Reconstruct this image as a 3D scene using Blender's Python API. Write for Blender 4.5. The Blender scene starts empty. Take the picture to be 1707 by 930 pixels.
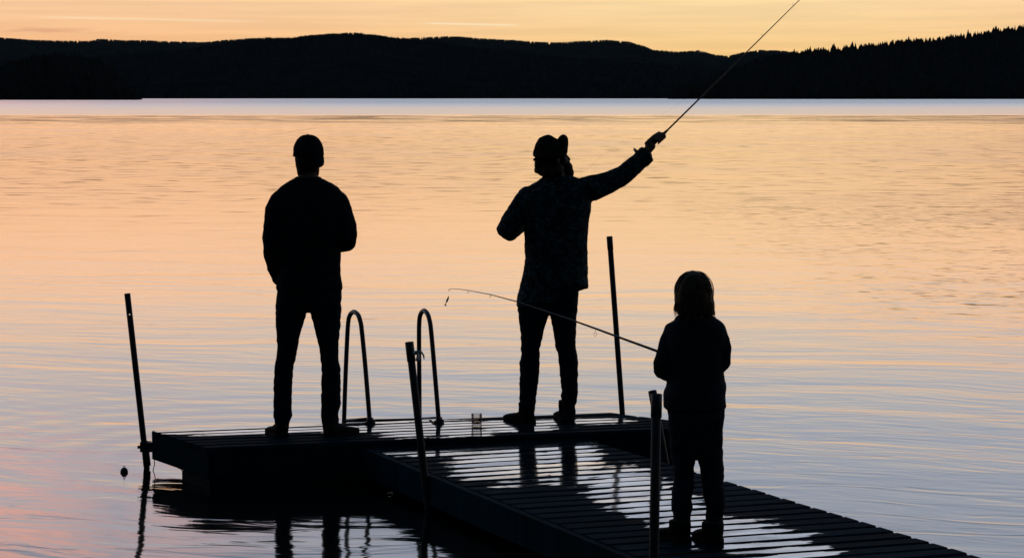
import bpy, math, random
from mathutils import Vector, Matrix, noise
random.seed(7)
SC = bpy.context.scene
COL = SC.collection
R = math.radians

# ------------------------------------------------------------------ camera
F = 3800.0                      # focal length in photograph pixels (1707 wide)
CX, CY, HY = 853.5, 465.0, 160.0
TILT = math.atan((CY - HY) / F)
CAM_Z = 2.32
cam_d = bpy.data.cameras.new('camera')
cam_d.sensor_width = 36.0
cam_d.lens = F / 1707.0 * 36.0
cam_d.clip_start = 0.1
cam_d.clip_end = 30000.0
cam = bpy.data.objects.new('camera', cam_d)
cam.location = (0, 0, CAM_Z)
cam.rotation_euler = (R(90) - TILT, 0, 0)
COL.objects.link(cam)
SC.camera = cam

# ------------------------------------------------------------------ render
SC.view_settings.view_transform = 'Standard'
SC.view_settings.look = 'None'
SC.view_settings.exposure = 0.0
SC.view_settings.gamma = 1.0
SC.render.engine = 'CYCLES'
SC.cycles.use_denoising = True
SC.cycles.max_bounces = 6
SC.cycles.glossy_bounces = 4
SC.cycles.transmission_bounces = 8
SC.cycles.transparent_max_bounces = 8
SC.cycles.caustics_reflective = False
SC.cycles.caustics_refractive = False


def lin(r, g, b):
    f = lambda c: (c / 255 / 12.92) if c <= 10 else ((c / 255 + 0.055) / 1.055) ** 2.4
    return (f(r), f(g), f(b), 1.0)


class NT:
    """short hand for building node trees"""
    def __init__(self, tree):
        self.t = tree
        self.n = tree.nodes
        self.l = tree.links

    def node(self, typ, **kw):
        n = self.n.new(typ)
        for k, v in kw.items():
            setattr(n, k, v)
        return n

    def put(self, sock, v):
        if isinstance(v, bpy.types.NodeSocket):
            self.l.new(v, sock)
        elif v is not None:
            sock.default_value = v

    def math(self, op, a, b=None, c=None, clamp=False):
        n = self.node('ShaderNodeMath', operation=op, use_clamp=clamp)
        for i, v in enumerate((a, b, c)):
            if v is not None:
                self.put(n.inputs[i], v)
        return n.outputs[0]

    def vmath(self, op, a, b=None, s=None):
        n = self.node('ShaderNodeVectorMath', operation=op)
        self.put(n.inputs[0], a)
        if b is not None:
            self.put(n.inputs[1], b)
        if s is not None:
            self.put(n.inputs['Scale'], s)
        return n.outputs['Value'] if op in ('LENGTH', 'DISTANCE', 'DOT_PRODUCT') else n.outputs[0]

    def noise(self, vec, scale=1.0, detail=2.0, rough=0.5, dist=0.0, dims='3D'):
        n = self.node('ShaderNodeTexNoise', noise_dimensions=dims)
        self.put(n.inputs['Vector'], vec)
        n.inputs['Scale'].default_value = scale
        n.inputs['Detail'].default_value = detail
        n.inputs['Roughness'].default_value = rough
        n.inputs['Distortion'].default_value = dist
        return n.outputs[0]

    def step(self, v, a, b, lo=0.0, hi=1.0, typ='SMOOTHSTEP'):
        n = self.node('ShaderNodeMapRange', interpolation_type=typ)
        self.put(n.inputs[0], v)
        for i, x in enumerate((a, b, lo, hi)):
            self.put(n.inputs[i + 1], x)
        return n.outputs[0]

    def mix(self, f, a, b, blend='MIX'):
        n = self.node('ShaderNodeMix', data_type='RGBA', blend_type=blend)
        self.put(n.inputs[0], f)
        self.put(n.inputs[6], a)
        self.put(n.inputs[7], b)
        return n.outputs[2]

    def ramp(self, f, stops, interp='LINEAR'):
        n = self.node('ShaderNodeValToRGB')
        self.put(n.inputs[0], f)
        e = n.color_ramp.elements
        n.color_ramp.interpolation = interp
        while len(e) > 1:
            e.remove(e[-1])
        e[0].position, e[0].color = stops[0]
        for p, c in stops[1:]:
            x = e.new(p)
            x.color = c
        return n.outputs[0]

    def xyz(self, v):
        n = self.node('ShaderNodeSeparateXYZ')
        self.put(n.inputs[0], v)
        return n.outputs

    def comb(self, x, y, z):
        n = self.node('ShaderNodeCombineXYZ')
        for i, v in enumerate((x, y, z)):
            self.put(n.inputs[i], v)
        return n.outputs[0]


# ------------------------------------------------------------------ world: dusk sky
world = bpy.data.worlds.new('World')
SC.world = world
world.use_nodes = True
w = NT(world.node_tree)
w.n.clear()
dirv = w.node('ShaderNodeTexCoord').outputs['Generated']
dx, dy, dz = w.xyz(dirv)
el = w.math('MULTIPLY', w.math('ARCSINE', dz), 180 / math.pi)           # elevation, degrees
elp = w.math('MAXIMUM', el, 0.0)
az = w.math('MULTIPLY', w.math('ARCTAN2', dx, dy), 180 / math.pi)       # azimuth from the lake axis, degrees
T = lambda e: math.sqrt(e / 90.0)
t = w.math('SQRT', w.math('DIVIDE', elp, 90.0), clamp=True)
SKY_L = [(0.0, (1.02, 0.435, 0.155, 1)), (T(1.0), (1.01, 0.52, 0.232, 1)), (T(2.3), (0.99, 0.612, 0.350, 1)),
         (T(2.9), (1.46, 0.735, 0.350, 1)), (T(4.2), (1.68, 0.90, 0.475, 1)), (T(5.5), (1.42, 0.97, 0.68, 1)),
         (T(7.5), (1.02, 0.94, 0.90, 1)), (T(9.5), (0.80, 0.87, 1.03, 1)), (T(12), (0.80, 0.88, 1.06, 1)),
         (T(16), (0.48, 0.58, 0.76, 1)), (T(25), (0.18, 0.26, 0.38, 1)), (T(45), (0.040, 0.082, 0.125, 1)), (1.0, (0.018, 0.042, 0.062, 1))]
glow = w.ramp(t, SKY_L)
# a yellower patch where the sun went down, right of the middle
d_az = w.math('DIVIDE', w.math('SUBTRACT', az, 5.5), 10.0)
d_el = w.math('DIVIDE', elp, 5.0)
spot = w.math('POWER', 2.718, w.math('MULTIPLY', w.math('ADD', w.math('MULTIPLY', d_az, d_az), w.math('MULTIPLY', d_el, d_el)), -1.0))
glow = w.mix(w.math('MULTIPLY', spot, 0.95), glow, w.vmath('MULTIPLY', glow, (0.99, 1.22, 1.10)))
# the light falls away to blue dusk behind the camera
ca = w.math('COSINE', w.math('MULTIPLY', w.math('SUBTRACT', az, 4.0), math.pi / 180))
fw = w.step(ca, -0.5, 1.0, 0.0, 1.0)
east = w.ramp(t, [(0.0, (0.016, 0.026, 0.036, 1)), (T(8), (0.018, 0.030, 0.042, 1)), (T(20), (0.015, 0.030, 0.043, 1)),
                  (T(45), (0.014, 0.032, 0.047, 1)), (1.0, (0.018, 0.042, 0.062, 1))])
sky = w.mix(fw, east, glow)
# clouds: thin salmon banks lit from below the horizon
cl_v = w.comb(w.math('MULTIPLY', az, 0.21), w.math('MULTIPLY', el, 0.95), 0.0)
cl = w.noise(cl_v, 1.0, 6.0, 0.55, 0.6)
def blob(ca_, ce_, ra, re):
    a = w.math('DIVIDE', w.math('SUBTRACT', az, ca_), ra)
    b = w.math('DIVIDE', w.math('SUBTRACT', el, ce_), re)
    q = w.math('ADD', w.math('MULTIPLY', a, a), w.math('MULTIPLY', b, b))
    return w.math('POWER', 2.718, w.math('MULTIPLY', q, -1.0))
bank_l = w.math('MULTIPLY', blob(-14.0, 11.6, 6.0, 2.2), w.step(cl, 0.43, 0.50))
sky = w.mix(w.math('MULTIPLY', bank_l, 0.95), sky, (2.2, 1.08, 0.80, 1))
bank_r = w.math('MULTIPLY', blob(14.0, 4.6, 7.0, 1.5), w.step(cl, 0.42, 0.60))
sky = w.mix(w.math('MULTIPLY', bank_r, 0.7), sky, (1.45, 0.74, 0.48, 1))
# faint salmon smear above the left ridge and two thin contrails
sm_v = w.comb(w.math('MULTIPLY', az, 1.2), w.math('MULTIPLY', el, 9.0), 3.0)
smear = w.math('MULTIPLY', blob(-11.5, 1.60, 1.1, 0.07), w.step(w.noise(sm_v, 1.0, 4.0), 0.35, 0.6))
sky = w.mix(w.math('MULTIPLY', smear, 0.55), sky, lin(226, 160, 128))
def trail(az0, el0, slope, half, thick, fac, sky):
    a = w.math('SUBTRACT', az, az0)
    e = w.math('SUBTRACT', w.math('SUBTRACT', el, el0), w.math('MULTIPLY', a, slope))
    line = w.step(w.math('ABSOLUTE', e), 0.0, thick, 1.0, 0.0)
    ends = w.step(w.math('ABSOLUTE', a), half * 0.6, half, 1.0, 0.0)
    return w.mix(w.math('MULTIPLY', w.math('MULTIPLY', line, ends), fac), sky, (1.02, 0.83, 0.56, 1))
sky = trail(-1.0, 1.78, -0.02, 1.35, 0.04, 0.8, sky)
sky = trail(-9.0, 1.88, -0.015, 3.2, 0.05, 0.45, sky)
st_v = w.comb(w.math('MULTIPLY', az, 0.25), w.math('MULTIPLY', el, 6.0), 7.0)
streak = w.step(w.noise(st_v, 1.0, 3.0), 0.3, 0.7, 0.95, 1.035)
sky = w.vmath('SCALE', sky, s=streak)
bg = w.node('ShaderNodeBackground')
w.put(bg.inputs['Color'], sky)
bg.inputs['Strength'].default_value = 1.0
out = w.node('ShaderNodeOutputWorld')
w.l.new(bg.outputs[0], out.inputs['Surface'])

# ------------------------------------------------------------------ pixel geometry of the survey
ct, st_ = math.cos(TILT), math.sin(TILT)
def ray(px, py):
    x, v = (px - CX) / F, (CY - py) / F
    return Vector((x, ct + v * st_, -st_ + v * ct))
def onY(px, py, Y):
    d = ray(px, py)
    return Vector((0, 0, CAM_Z)) + d * (Y / d.y)
def onZ(px, py, z):
    d = ray(px, py)
    return Vector((0, 0, CAM_Z)) + d * ((z - CAM_Z) / d.z)

DECK, WALK = 0.25, 0.212         # heights of the two decks above the water

# ------------------------------------------------------------------ materials
def material(name):
    m = bpy.data.materials.new(name)
    m.use_nodes = True
    nt = NT(m.node_tree)
    b = nt.n['Principled BSDF']
    return m, nt, b

def simple(name, col, rough=0.8, spec=0.2, metal=0.0, var=0.25, scale=8.0, bump=0.0, bscale=200.0):
    m, nt, b = material(name)
    pos = nt.node('ShaderNodeTexCoord').outputs['Object']
    n = nt.noise(pos, scale, 4.0)
    k = nt.step(n, 0.3, 0.7, 1 - var, 1 + var, 'LINEAR')
    c = nt.vmath('SCALE', (col[0], col[1], col[2]), s=k)
    nt.put(b.inputs['Base Color'], c)
    b.inputs['Roughness'].default_value = rough
    b.inputs['Specular IOR Level'].default_value = spec
    b.inputs['Metallic'].default_value = metal
    if bump:
        bn = nt.node('ShaderNodeBump')
        bn.inputs['Strength'].default_value = 1.0
        bn.inputs['Distance'].default_value = bump
        nt.put(bn.inputs['Height'], nt.noise(pos, bscale, 3.0))
        nt.l.new(bn.outputs[0], b.inputs['Normal'])
    return m

M = {}
M['sweater'] = simple('black_knit', (0.018, 0.021, 0.026), 0.95, 0.05, bump=0.002, bscale=160)
M['jeans'] = simple('dark_denim', (0.016, 0.020, 0.030), 0.9, 0.05, var=0.4, scale=14, bump=0.001, bscale=300)
M['jacket'] = simple('child_jacket', (0.018, 0.026, 0.036), 0.85, 0.08, var=0.3, bump=0.002, bscale=60)
M['pants'] = simple('child_trousers', (0.020, 0.026, 0.040), 0.9, 0.06, var=0.3, bump=0.002, bscale=60)
M['skin'] = simple('skin', (0.20, 0.12, 0.09), 0.65, 0.15, var=0.1)
M['shoe'] = simple('shoe_leather', (0.010, 0.010, 0.011), 0.85, 0.08, var=0.2)
M['sole'] = simple('shoe_rubber', (0.012, 0.012, 0.013), 0.9, 0.06)
M['cap'] = simple('cap_cotton', (0.016, 0.018, 0.022), 0.9, 0.05)
M['hat'] = simple('hat_felt', (0.022, 0.019, 0.017), 0.95, 0.05, bump=0.001)
M['hair_brown'] = simple('brown_hair', (0.035, 0.021, 0.014), 0.7, 0.15, var=0.4, scale=60)
M['hair_fair'] = simple('fair_hair', (0.06, 0.036, 0.020), 0.6, 0.15, var=0.35, scale=60)
M['steel'] = simple('galvanised_steel', (0.035, 0.045, 0.055), 0.5, 0.4, 0.0, var=0.25, scale=30)
M['pipe'] = simple('weathered_pipe', (0.020, 0.026, 0.033), 0.6, 0.25, 0.0, var=0.35, scale=25, bump=0.0006, bscale=90)
M['sleeve'] = simple('pipe_sleeve', (0.028, 0.036, 0.046), 0.5, 0.35, 0.0, var=0.25, scale=30)
M['float'] = simple('grey_float', (0.009, 0.020, 0.028), 0.8, 0.05, var=0.35, scale=5)
M['buoy'] = simple('dark_float', (0.03, 0.028, 0.028), 0.5, 0.4)
M['cork'] = simple('cork', (0.22, 0.13, 0.07), 0.8, 0.2, var=0.3, scale=80)
M['rod_brown'] = simple('rod_varnish', (0.10, 0.045, 0.02), 0.3, 0.5, var=0.1)
M['rod_black'] = simple('rod_carbon', (0.02, 0.022, 0.025), 0.35, 0.5, var=0.1)
M['rope'] = simple('rope', (0.10, 0.09, 0.08), 0.9, 0.1)
M['rag'] = simple('pale_cloth', (0.45, 0.46, 0.46), 0.9, 0.1, var=0.1)
M['lure'] = simple('lure_metal', (0.05, 0.05, 0.06), 0.35, 0.5, 0.5)
M['needles'] = simple('conifer_needles', (0.010, 0.014, 0.014), 0.9, 0.02, var=0.5, scale=0.1)
M['hill'] = simple('forest_floor', (0.008, 0.011, 0.012), 1.0, 0.0, var=0.5, scale=0.02)

# thin translucent fishing line
m, nt, b = material('nylon_line')
b.inputs['Base Color'].default_value = (0.25, 0.2, 0.16, 1)
b.inputs['Roughness'].default_value = 0.4
b.inputs['Alpha'].default_value = 0.09
M['line'] = m

# patterned shirt: leaf print, dark teal on black
m, nt, b = material('leaf_print_shirt')
pos = nt.node('ShaderNodeTexCoord').outputs['Object']
k = nt.step(nt.noise(pos, 30.0, 3.0, 0.6, 0.8), 0.48, 0.56)
k = nt.math('MULTIPLY', k, nt.step(nt.noise(pos, 85.0, 2.0), 0.38, 0.58))
nt.put(b.inputs['Base Color'], nt.mix(k, (0.016, 0.022, 0.028, 1), (0.075, 0.125, 0.150, 1)))
b.inputs['Roughness'].default_value = 0.85
b.inputs['Specular IOR Level'].default_value = 0.08
M['shirt'] = m

# glass tumbler and what is left in it
m, nt, b = material('clear_glass')
lw = nt.node('ShaderNodeLayerWeight')
lw.inputs['Blend'].default_value = 0.25
tr = nt.node('ShaderNodeBsdfTransparent')
tr.inputs['Color'].default_value = (0.90, 0.89, 0.88, 1)
gl = nt.node('ShaderNodeBsdfGlossy')
gl.inputs['Roughness'].default_value = 0.03
mx = nt.node('ShaderNodeMixShader')
nt.l.new(nt.math('MULTIPLY', lw.outputs['Fresnel'], 0.8), mx.inputs[0])
nt.l.new(tr.outputs[0], mx.inputs[1])
nt.l.new(gl.outputs[0], mx.inputs[2])
nt.l.new(mx.outputs[0], nt.n['Material Output'].inputs['Surface'])
M['glass'] = m
M['dregs'] = simple('dark_drink', (0.03, 0.018, 0.012), 0.2, 0.5)

# wet deck wood -------------------------------------------------------------
def deck_wood(name, blobs, tint):
    """weathered wood; standing water where the film of rain has gathered (blobs in world metres)"""
    m, nt, b = material(name)
    P = nt.node('ShaderNodeNewGeometry').outputs['Position']
    N = nt.node('ShaderNodeNewGeometry').outputs['True Normal']
    tc = nt.node('ShaderNodeTexCoord').outputs['Object']
    rnd = nt.node('ShaderNodeObjectInfo').outputs['Random']
    ox, oy, oz = nt.xyz(tc)
    shift = nt.math('MULTIPLY', rnd, 37.0)
    grain_v = nt.comb(nt.math('ADD', nt.math('MULTIPLY', ox, 2.2), shift), nt.math('MULTIPLY', oy, 55.0), oz)
    g = nt.noise(grain_v, 1.0, 5.0, 0.6, 0.4)
    g2 = nt.noise(nt.comb(nt.math('ADD', nt.math('MULTIPLY', ox, 1.1), shift), nt.math('MULTIPLY', oy, 6.0), 2.0), 1.0, 3.0)
    tone = nt.math('MULTIPLY', nt.step(g, 0.3, 0.7, 0.65, 1.35, 'LINEAR'), nt.step(rnd, 0, 1, 0.75, 1.25, 'LINEAR'))
    tone = nt.math('MULTIPLY', tone, nt.step(g2, 0.3, 0.7, 0.8, 1.2, 'LINEAR'))
    col = nt.vmath('SCALE', tint, s=tone)
    # puddles
    px_, py_, pz_ = nt.xyz(P)
    tot = None
    for (bx, by, rx, ry) in blobs:
        a = nt.math('DIVIDE', nt.math('SUBTRACT', px_, bx), rx)
        c = nt.math('DIVIDE', nt.math('SUBTRACT', py_, by), ry)
        q = nt.math('SUBTRACT', 1.0, nt.math('SQRT', nt.math('ADD', nt.math('MULTIPLY', a, a), nt.math('MULTIPLY', c, c))))
        tot = q if tot is None else nt.math('MAXIMUM', tot, q)
    along = nt.math('ADD', nt.math('MULTIPLY', ox, 3.2), nt.math('MULTIPLY', rnd, 91.0))
    edge = nt.noise(nt.comb(along, nt.math('MULTIPLY', oy, 14.0), 1.0), 1.0, 4.0, 0.6)
    holes = nt.noise(nt.comb(nt.math('MULTIPLY', ox, 14.0), nt.math('MULTIPLY', oy, 26.0), shift), 1.0, 3.0, 0.6)
    v = nt.math('ADD', tot, nt.math('MULTIPLY', nt.math('SUBTRACT', edge, 0.5), 1.1))
    v = nt.math('ADD', v, nt.math('MULTIPLY', nt.math('SUBTRACT', holes, 0.5), 0.45))
    v = nt.math('ADD', v, nt.math('MULTIPLY', nt.math('SUBTRACT', rnd, 0.5), 0.30))
    v = nt.math('SUBTRACT', v, nt.math('MULTIPLY', nt.step(nt.math('ABSOLUTE', nt.math('ADD', oy, 0.010)), 0.030, 0.056), 0.42))
    wet = nt.step(v, 0.06, 0.15)
    up = nt.step(nt.xyz(N)[2], 0.9, 0.97)
    wet = nt.math('MULTIPLY', wet, up)
    damp = nt.math('MULTIPLY', nt.step(v, -0.25, 0.12), up)
    col = nt.mix(nt.math('MULTIPLY', damp, 0.5), col, nt.vmath('SCALE', col, s=0.5))
    nt.put(b.inputs['Base Color'], col)
    nt.put(b.inputs['Roughness'], nt.math('SUBTRACT', 0.75, nt.math('ADD', nt.math('MULTIPLY', wet, 0.53), nt.math('MULTIPLY', damp, 0.12))))
    nt.put(b.inputs['Specular IOR Level'], nt.step(wet, 0, 1, 0.008, 0.12, 'LINEAR'))
    b.inputs['IOR'].default_value = 1.5
    # a mirror film of water over the wet places
    film = nt.noise(nt.comb(nt.math('MULTIPLY', ox, 4.0), nt.math('MULTIPLY', oy, 9.0), shift), 1.0, 3.0)
    nt.put(b.inputs['Coat Weight'], nt.math('MULTIPLY', wet, nt.step(film, 0.33, 0.60, 0.30, 0.95)))
    b.inputs['Coat IOR'].default_value = 1.36
    b.inputs['Coat Roughness'].default_value = 0.07
    bn = nt.node('ShaderNodeBump')
    bn.inputs['Distance'].default_value = 0.0025
    nt.put(bn.inputs['Strength'], nt.step(wet, 0, 1, 1.0, 0.12, 'LINEAR'))
    nt.put(bn.inputs['Height'], g)
    nt.l.new(bn.outputs[0], b.inputs['Normal'])
    return m

def wet_blob(px, py, hx, hy, z):
    c = onZ(px, py, z)
    near, far = onZ(px, py + hy, z), onZ(px, py - hy, z)
    return (c.x, 0.5 * (near.y + far.y), hx * c.y / F, 0.5 * (far.y - near.y))

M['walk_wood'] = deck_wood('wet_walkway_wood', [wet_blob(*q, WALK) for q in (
    (740, 748, 150, 20), (850, 772, 140, 40), (950, 770, 75, 46), (1045, 806, 75, 40), (1095, 845, 90, 30),
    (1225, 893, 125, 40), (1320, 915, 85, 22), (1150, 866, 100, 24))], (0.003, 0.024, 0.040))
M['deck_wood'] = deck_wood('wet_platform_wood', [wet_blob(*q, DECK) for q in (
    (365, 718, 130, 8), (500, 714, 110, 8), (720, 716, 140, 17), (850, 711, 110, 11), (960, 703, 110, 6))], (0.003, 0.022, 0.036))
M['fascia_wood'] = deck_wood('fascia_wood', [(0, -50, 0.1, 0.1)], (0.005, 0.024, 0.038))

# water ---------------------------------------------------------------------
m, nt, b = material('lake_water')
P = nt.node('ShaderNodeNewGeometry').outputs['Position']
X, Y, Z = nt.xyz(P)
bend = nt.math('MULTIPLY', nt.math('MULTIPLY', X, nt.math('MULTIPLY', nt.math('ABSOLUTE', X), 0.055)), nt.step(Y, 14.0, 34.0, 1.0, 0.12))
bend = nt.math('ADD', bend, nt.math('MULTIPLY', nt.math('SUBTRACT', nt.noise(nt.comb(nt.math('MULTIPLY', X, 0.35), nt.math('MULTIPLY', Y, 0.35), 77.0), 1.0, 2.0), 0.5), 1.0))
def nz(sx, sy, det, z=0.0, rough=0.5, dist=0.0, rot=0.0):
    xx = nt.math('ADD', nt.math('MULTIPLY', X, sx), nt.math('MULTIPLY', Y, rot))
    return nt.noise(nt.comb(xx, nt.math('MULTIPLY', nt.math('ADD', Y, bend), sy), z), 1.0, det, rough, dist)
def cen(v, k):
    return nt.math('MULTIPLY', nt.math('SUBTRACT', v, 0.5), k)
swell = cen(nz(0.22, 0.85, 2.0, 1.0, 0.40, 0.9), 0.020)
chop = cen(nz(1.5, 5.2, 2.5, 5.0, 0.5, 0.9), 0.0056)
rip = nz(1.5, 5.0, 2.0, 9.0, 0.5, 0.2)
rip2 = nz(0.65, 1.1, 3.0, 17.0, 0.55, 0.3)
gust = nz(0.05, 0.045, 3.0, 13.0, 0.6)                       # where the breeze touches the water
right = nt.math('MULTIPLY', nt.step(X, 1.8, 5.0), nt.math('MULTIPLY', nt.step(Y, 19.0, 26.0), nt.step(Y, 42.0, 60.0, 1.0, 0.0)))
mid = nt.math('MULTIPLY', nt.step(Y, 30.0, 60.0), nt.step(Y, 150.0, 260.0, 1.0, 0.55))
amp = nt.math('ADD', 0.06, nt.math('ADD', nt.math('MULTIPLY', nt.math('MULTIPLY', right, 1.2), nt.step(gust, 0.35, 0.6)), nt.math('MULTIPLY', mid, 0.8)))
dash = nt.math('MULTIPLY', nt.step(nz(0.8, 1.7, 2.0, 51.0, 0.5, 0.2), 0.55, 0.74), nt.math('MULTIPLY', mid, 0.030))
dash2 = nt.math('MULTIPLY', nt.step(nz(3.2, 6.5, 2.0, 61.0, 0.5, 0.2), 0.52, 0.66), nt.math('MULTIPLY', nt.math('MULTIPLY', right, nt.step(gust, 0.28, 0.48)), 0.027))
ripl = nt.math('MULTIPLY', nt.math('ADD', nt.math('MULTIPLY', cen(rip, 0.0045), nt.step(Y, 35.0, 90.0, 1.0, 0.08)), nt.math('MULTIPLY', cen(rip2, 0.006), mid)), amp)
# rings spreading from the platform where somebody stepped
def rings(cx, cy, lam, fall, k):
    d = nt.math('SQRT', nt.math('ADD', nt.math('POWER', nt.math('SUBTRACT', X, cx), 2.0), nt.math('POWER', nt.math('SUBTRACT', Y, cy), 2.0)))
    s = nt.math('SINE', nt.math('MULTIPLY', d, 2 * math.pi / lam))
    return nt.math('MULTIPLY', nt.math('MULTIPLY', s, k), nt.math('POWER', 2.718, nt.math('DIVIDE', nt.math('MULTIPLY', d, -1.0), fall)))
ring = rings(-1.6, 14.6, 0.42, 1.6, 0.0026)
fade = nt.math('DIVIDE', 1.0, nt.math('ADD', 1.0, nt.math('POWER', nt.math('DIVIDE', Y, 25.0), 1.8)))
h = nt.math('ADD', nt.math('ADD', nt.math('MULTIPLY', swell, nt.math('MULTIPLY', fade, 1.0)), nt.math('MULTIPLY', chop, fade)), nt.math('ADD', ripl, ring))
bn = nt.node('ShaderNodeBump')
bn.inputs['Strength'].default_value = 1.0
bn.inputs['Distance'].default_value = 1.0
nt.put(bn.inputs['Height'], h)
# wavelets lean: the faces turned to the near shore are the ones seen
wobk = cen(nz(0.012, 0.0, 3.0, 31.0), 26.0)
fark = nt.step(nt.math('ADD', Y, wobk), 262.0, 292.0)
lean = nt.math('ADD', nt.math('MULTIPLY', nt.step(Y, 25.0, 190.0, 0.002, 0.0195, 'LINEAR'), nt.math('SUBTRACT', 1.0, nt.math('MULTIPLY', nt.math('MULTIPLY', nt.step(Y, 165.0, 225.0), nt.math('SUBTRACT', 1.0, fark)), nt.step(nz(0.10, 0.12, 4.0, 41.0, 0.65), 0.40, 0.58, 0.0, 1.15)))), nt.math('MULTIPLY', fark, nt.step(Y, 265.0, 900.0, 0.026, 0.090)))
lean = nt.math('SUBTRACT', lean, nt.math('ADD', dash, dash2))      # backs of the wavelets mirror the low glow
nrm = nt.vmath('NORMALIZE', nt.vmath('ADD', bn.outputs[0], nt.comb(0.0, nt.math('MULTIPLY', lean, -1.0), 0.0)))
nt.put(b.inputs['Normal'], nrm)
# waves too small to see one by one, as roughness; ruffled open water beyond a calm reach
streak = nz(0.08, 0.16, 4.0, 21.0, 0.6)
wob = cen(nz(0.012, 0.0, 3.0, 31.0), 26.0)
far = nt.step(nt.math('ADD', Y, wob), 262.0, 292.0)
r0 = nt.step(Y, 13.0, 40.0, 0.055, 0.10)
r0 = nt.math('ADD', r0, nt.math('MULTIPLY', nt.step(Y, 40.0, 110.0), nt.step(streak, 0.3, 0.7, -0.04, 0.05, 'LINEAR')))
rr = nt.math('ADD', nt.math('MULTIPLY', nt.math('SUBTRACT', 1.0, far), r0), nt.math('MULTIPLY', far, 0.16))
nt.put(b.inputs['Roughness'], rr)
b.inputs['Base Color'].default_value = (0.004, 0.008, 0.010, 1)
b.inputs['IOR'].default_value = 1.45
b.inputs['Specular IOR Level'].default_value = 0.5
M['water'] = m


# ------------------------------------------------------------------ mesh building
class MB:
    def __init__(self):
        self.v, self.f = [], []

    def add(self, verts, faces):
        o = len(self.v)
        self.v += [Vector(p) for p in verts]
        self.f += [tuple(i + o for i in f) for f in faces]

    def loft(self, rings, cap=True):
        n = len(rings[0])
        o = len(self.v)
        for r in rings:
            self.v += [Vector(p) for p in r]
        for k in range(len(rings) - 1):
            a, b_ = o + k * n, o + (k + 1) * n
            for i in range(n):
                j = (i + 1) % n
                self.f.append((a + i, a + j, b_ + j, b_ + i))
        if cap:
            self.f.append(tuple(o + i for i in reversed(range(n))))
            e = o + (len(rings) - 1) * n
            self.f.append(tuple(e + i for i in range(n)))

    def tube(self, path, radii, n=8, up=Vector((0.13, 0.2, 1)), flat=1.0, cap=True):
        path = [Vector(p) for p in path]
        if not hasattr(radii, '__len__'):
            radii = [radii] * len(path)
        rings = []
        u = None
        for i, p in enumerate(path):
            t_ = (path[min(i + 1, len(path) - 1)] - path[max(i - 1, 0)]).normalized()
            if u is None:
                u = up - t_ * up.dot(t_)
                if u.length < 1e-4:
                    u = Vector((1, 0, 0)) - t_ * t_.x
            else:
                u = u - t_ * u.dot(t_)
            u.normalize()
            v_ = t_.cross(u)
            r = radii[i]
            rings.append([p + u * (r * flat * math.cos(a)) + v_ * (r * math.sin(a)) for a in (2 * math.pi * k / n for k in range(n))])
        self.loft(rings, cap)

    def capsule(self, a, b_, ra, rb, n=12):
        """tapered limb with rounded ends"""
        a, b_ = Vector(a), Vector(b_)
        d = (b_ - a).normalized()
        path, rad = [], []
        for q in (-0.98, -0.8, -0.5, 0):
            path.append(a + d * ra * q)
            rad.append(ra * math.sqrt(max(0.02, 1 - q * q)))
        for q in (0, 0.5, 0.8, 0.98):
            path.append(b_ + d * rb * q)
            rad.append(rb * math.sqrt(max(0.02, 1 - q * q)))
        self.tube(path, rad, n)

    def ellipsoid(self, c, rx, ry, rz, rot=None, n=16, m_=10):
        c = Vector(c)
        rings = []
        for k in range(m_ + 1):
            th = -math.pi / 2 + math.pi * (k + 0.15) / (m_ + 0.3)
            ring = []
            for i in range(n):
                a = 2 * math.pi * i / n
                p = Vector((rx * math.cos(th) * math.cos(a), ry * math.cos(th) * math.sin(a), rz * math.sin(th)))
                ring.append(c + (rot @ p if rot else p))
            rings.append(ring)
        self.loft(rings)

    def box(self, c, sx, sy, sz, rot=None):
        c = Vector(c)
        vs = []
        for z in (-1, 1):
            for x, y in ((-1, -1), (1, -1), (1, 1), (-1, 1)):
                p = Vector((x * sx / 2, y * sy / 2, z * sz / 2))
                vs.append(c + (rot @ p if rot else p))
        self.add(vs, [(3, 2, 1, 0), (4, 5, 6, 7), (0, 1, 5, 4), (1, 2, 6, 5), (2, 3, 7, 6), (3, 0, 4, 7)])

    def mesh(self, name, origin=(0, 0, 0), smooth=False):
        o = Vector(origin)
        me = bpy.data.meshes.new(name)
        me.from_pydata([tuple(p - o) for p in self.v], [], self.f)
        me.validate()
        me.update()
        if smooth:
            me.polygons.foreach_set('use_smooth', [True] * len(me.polygons))
        return me


def ring(c, rx, ry, n=20, e=2.3):
    pts = []
    for i in range(n):
        a = 2 * math.pi * i / n
        ca_, sa = math.cos(a), math.sin(a)
        pts.append(Vector((c[0] + rx * math.copysign(abs(ca_) ** (2 / e), ca_), c[1] + ry * math.copysign(abs(sa) ** (2 / e), sa), c[2])))
    return pts


def world_of(o):
    p = Vector((0, 0, 0))
    while o is not None:
        p = p + o.location
        o = o.parent
    return p


def link(name, me, mat, parent=None, origin=None):
    o = bpy.data.objects.new(name, me)
    if mat is not None:
        me.materials.clear()
        me.materials.append(mat)
    if parent is not None:
        o.parent = parent
    if origin is not None:
        o.location = origin
    COL.objects.link(o)
    return o


def part(name, mb, mat, parent, smooth=False):
    return link(name, mb.mesh(name, world_of(parent), smooth), mat, parent)


def tag(o, label=None, cat=None, group=None, kind=None):
    if label: o['label'] = label
    if cat: o['category'] = cat
    if group: o['group'] = group
    if kind: o['kind'] = kind
    return o


def empty(name, loc, label, cat, group=None):
    o = bpy.data.objects.new(name, None)
    o.location = loc
    o.empty_display_size = 0.1
    COL.objects.link(o)
    return tag(o, label, cat, group)


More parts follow.
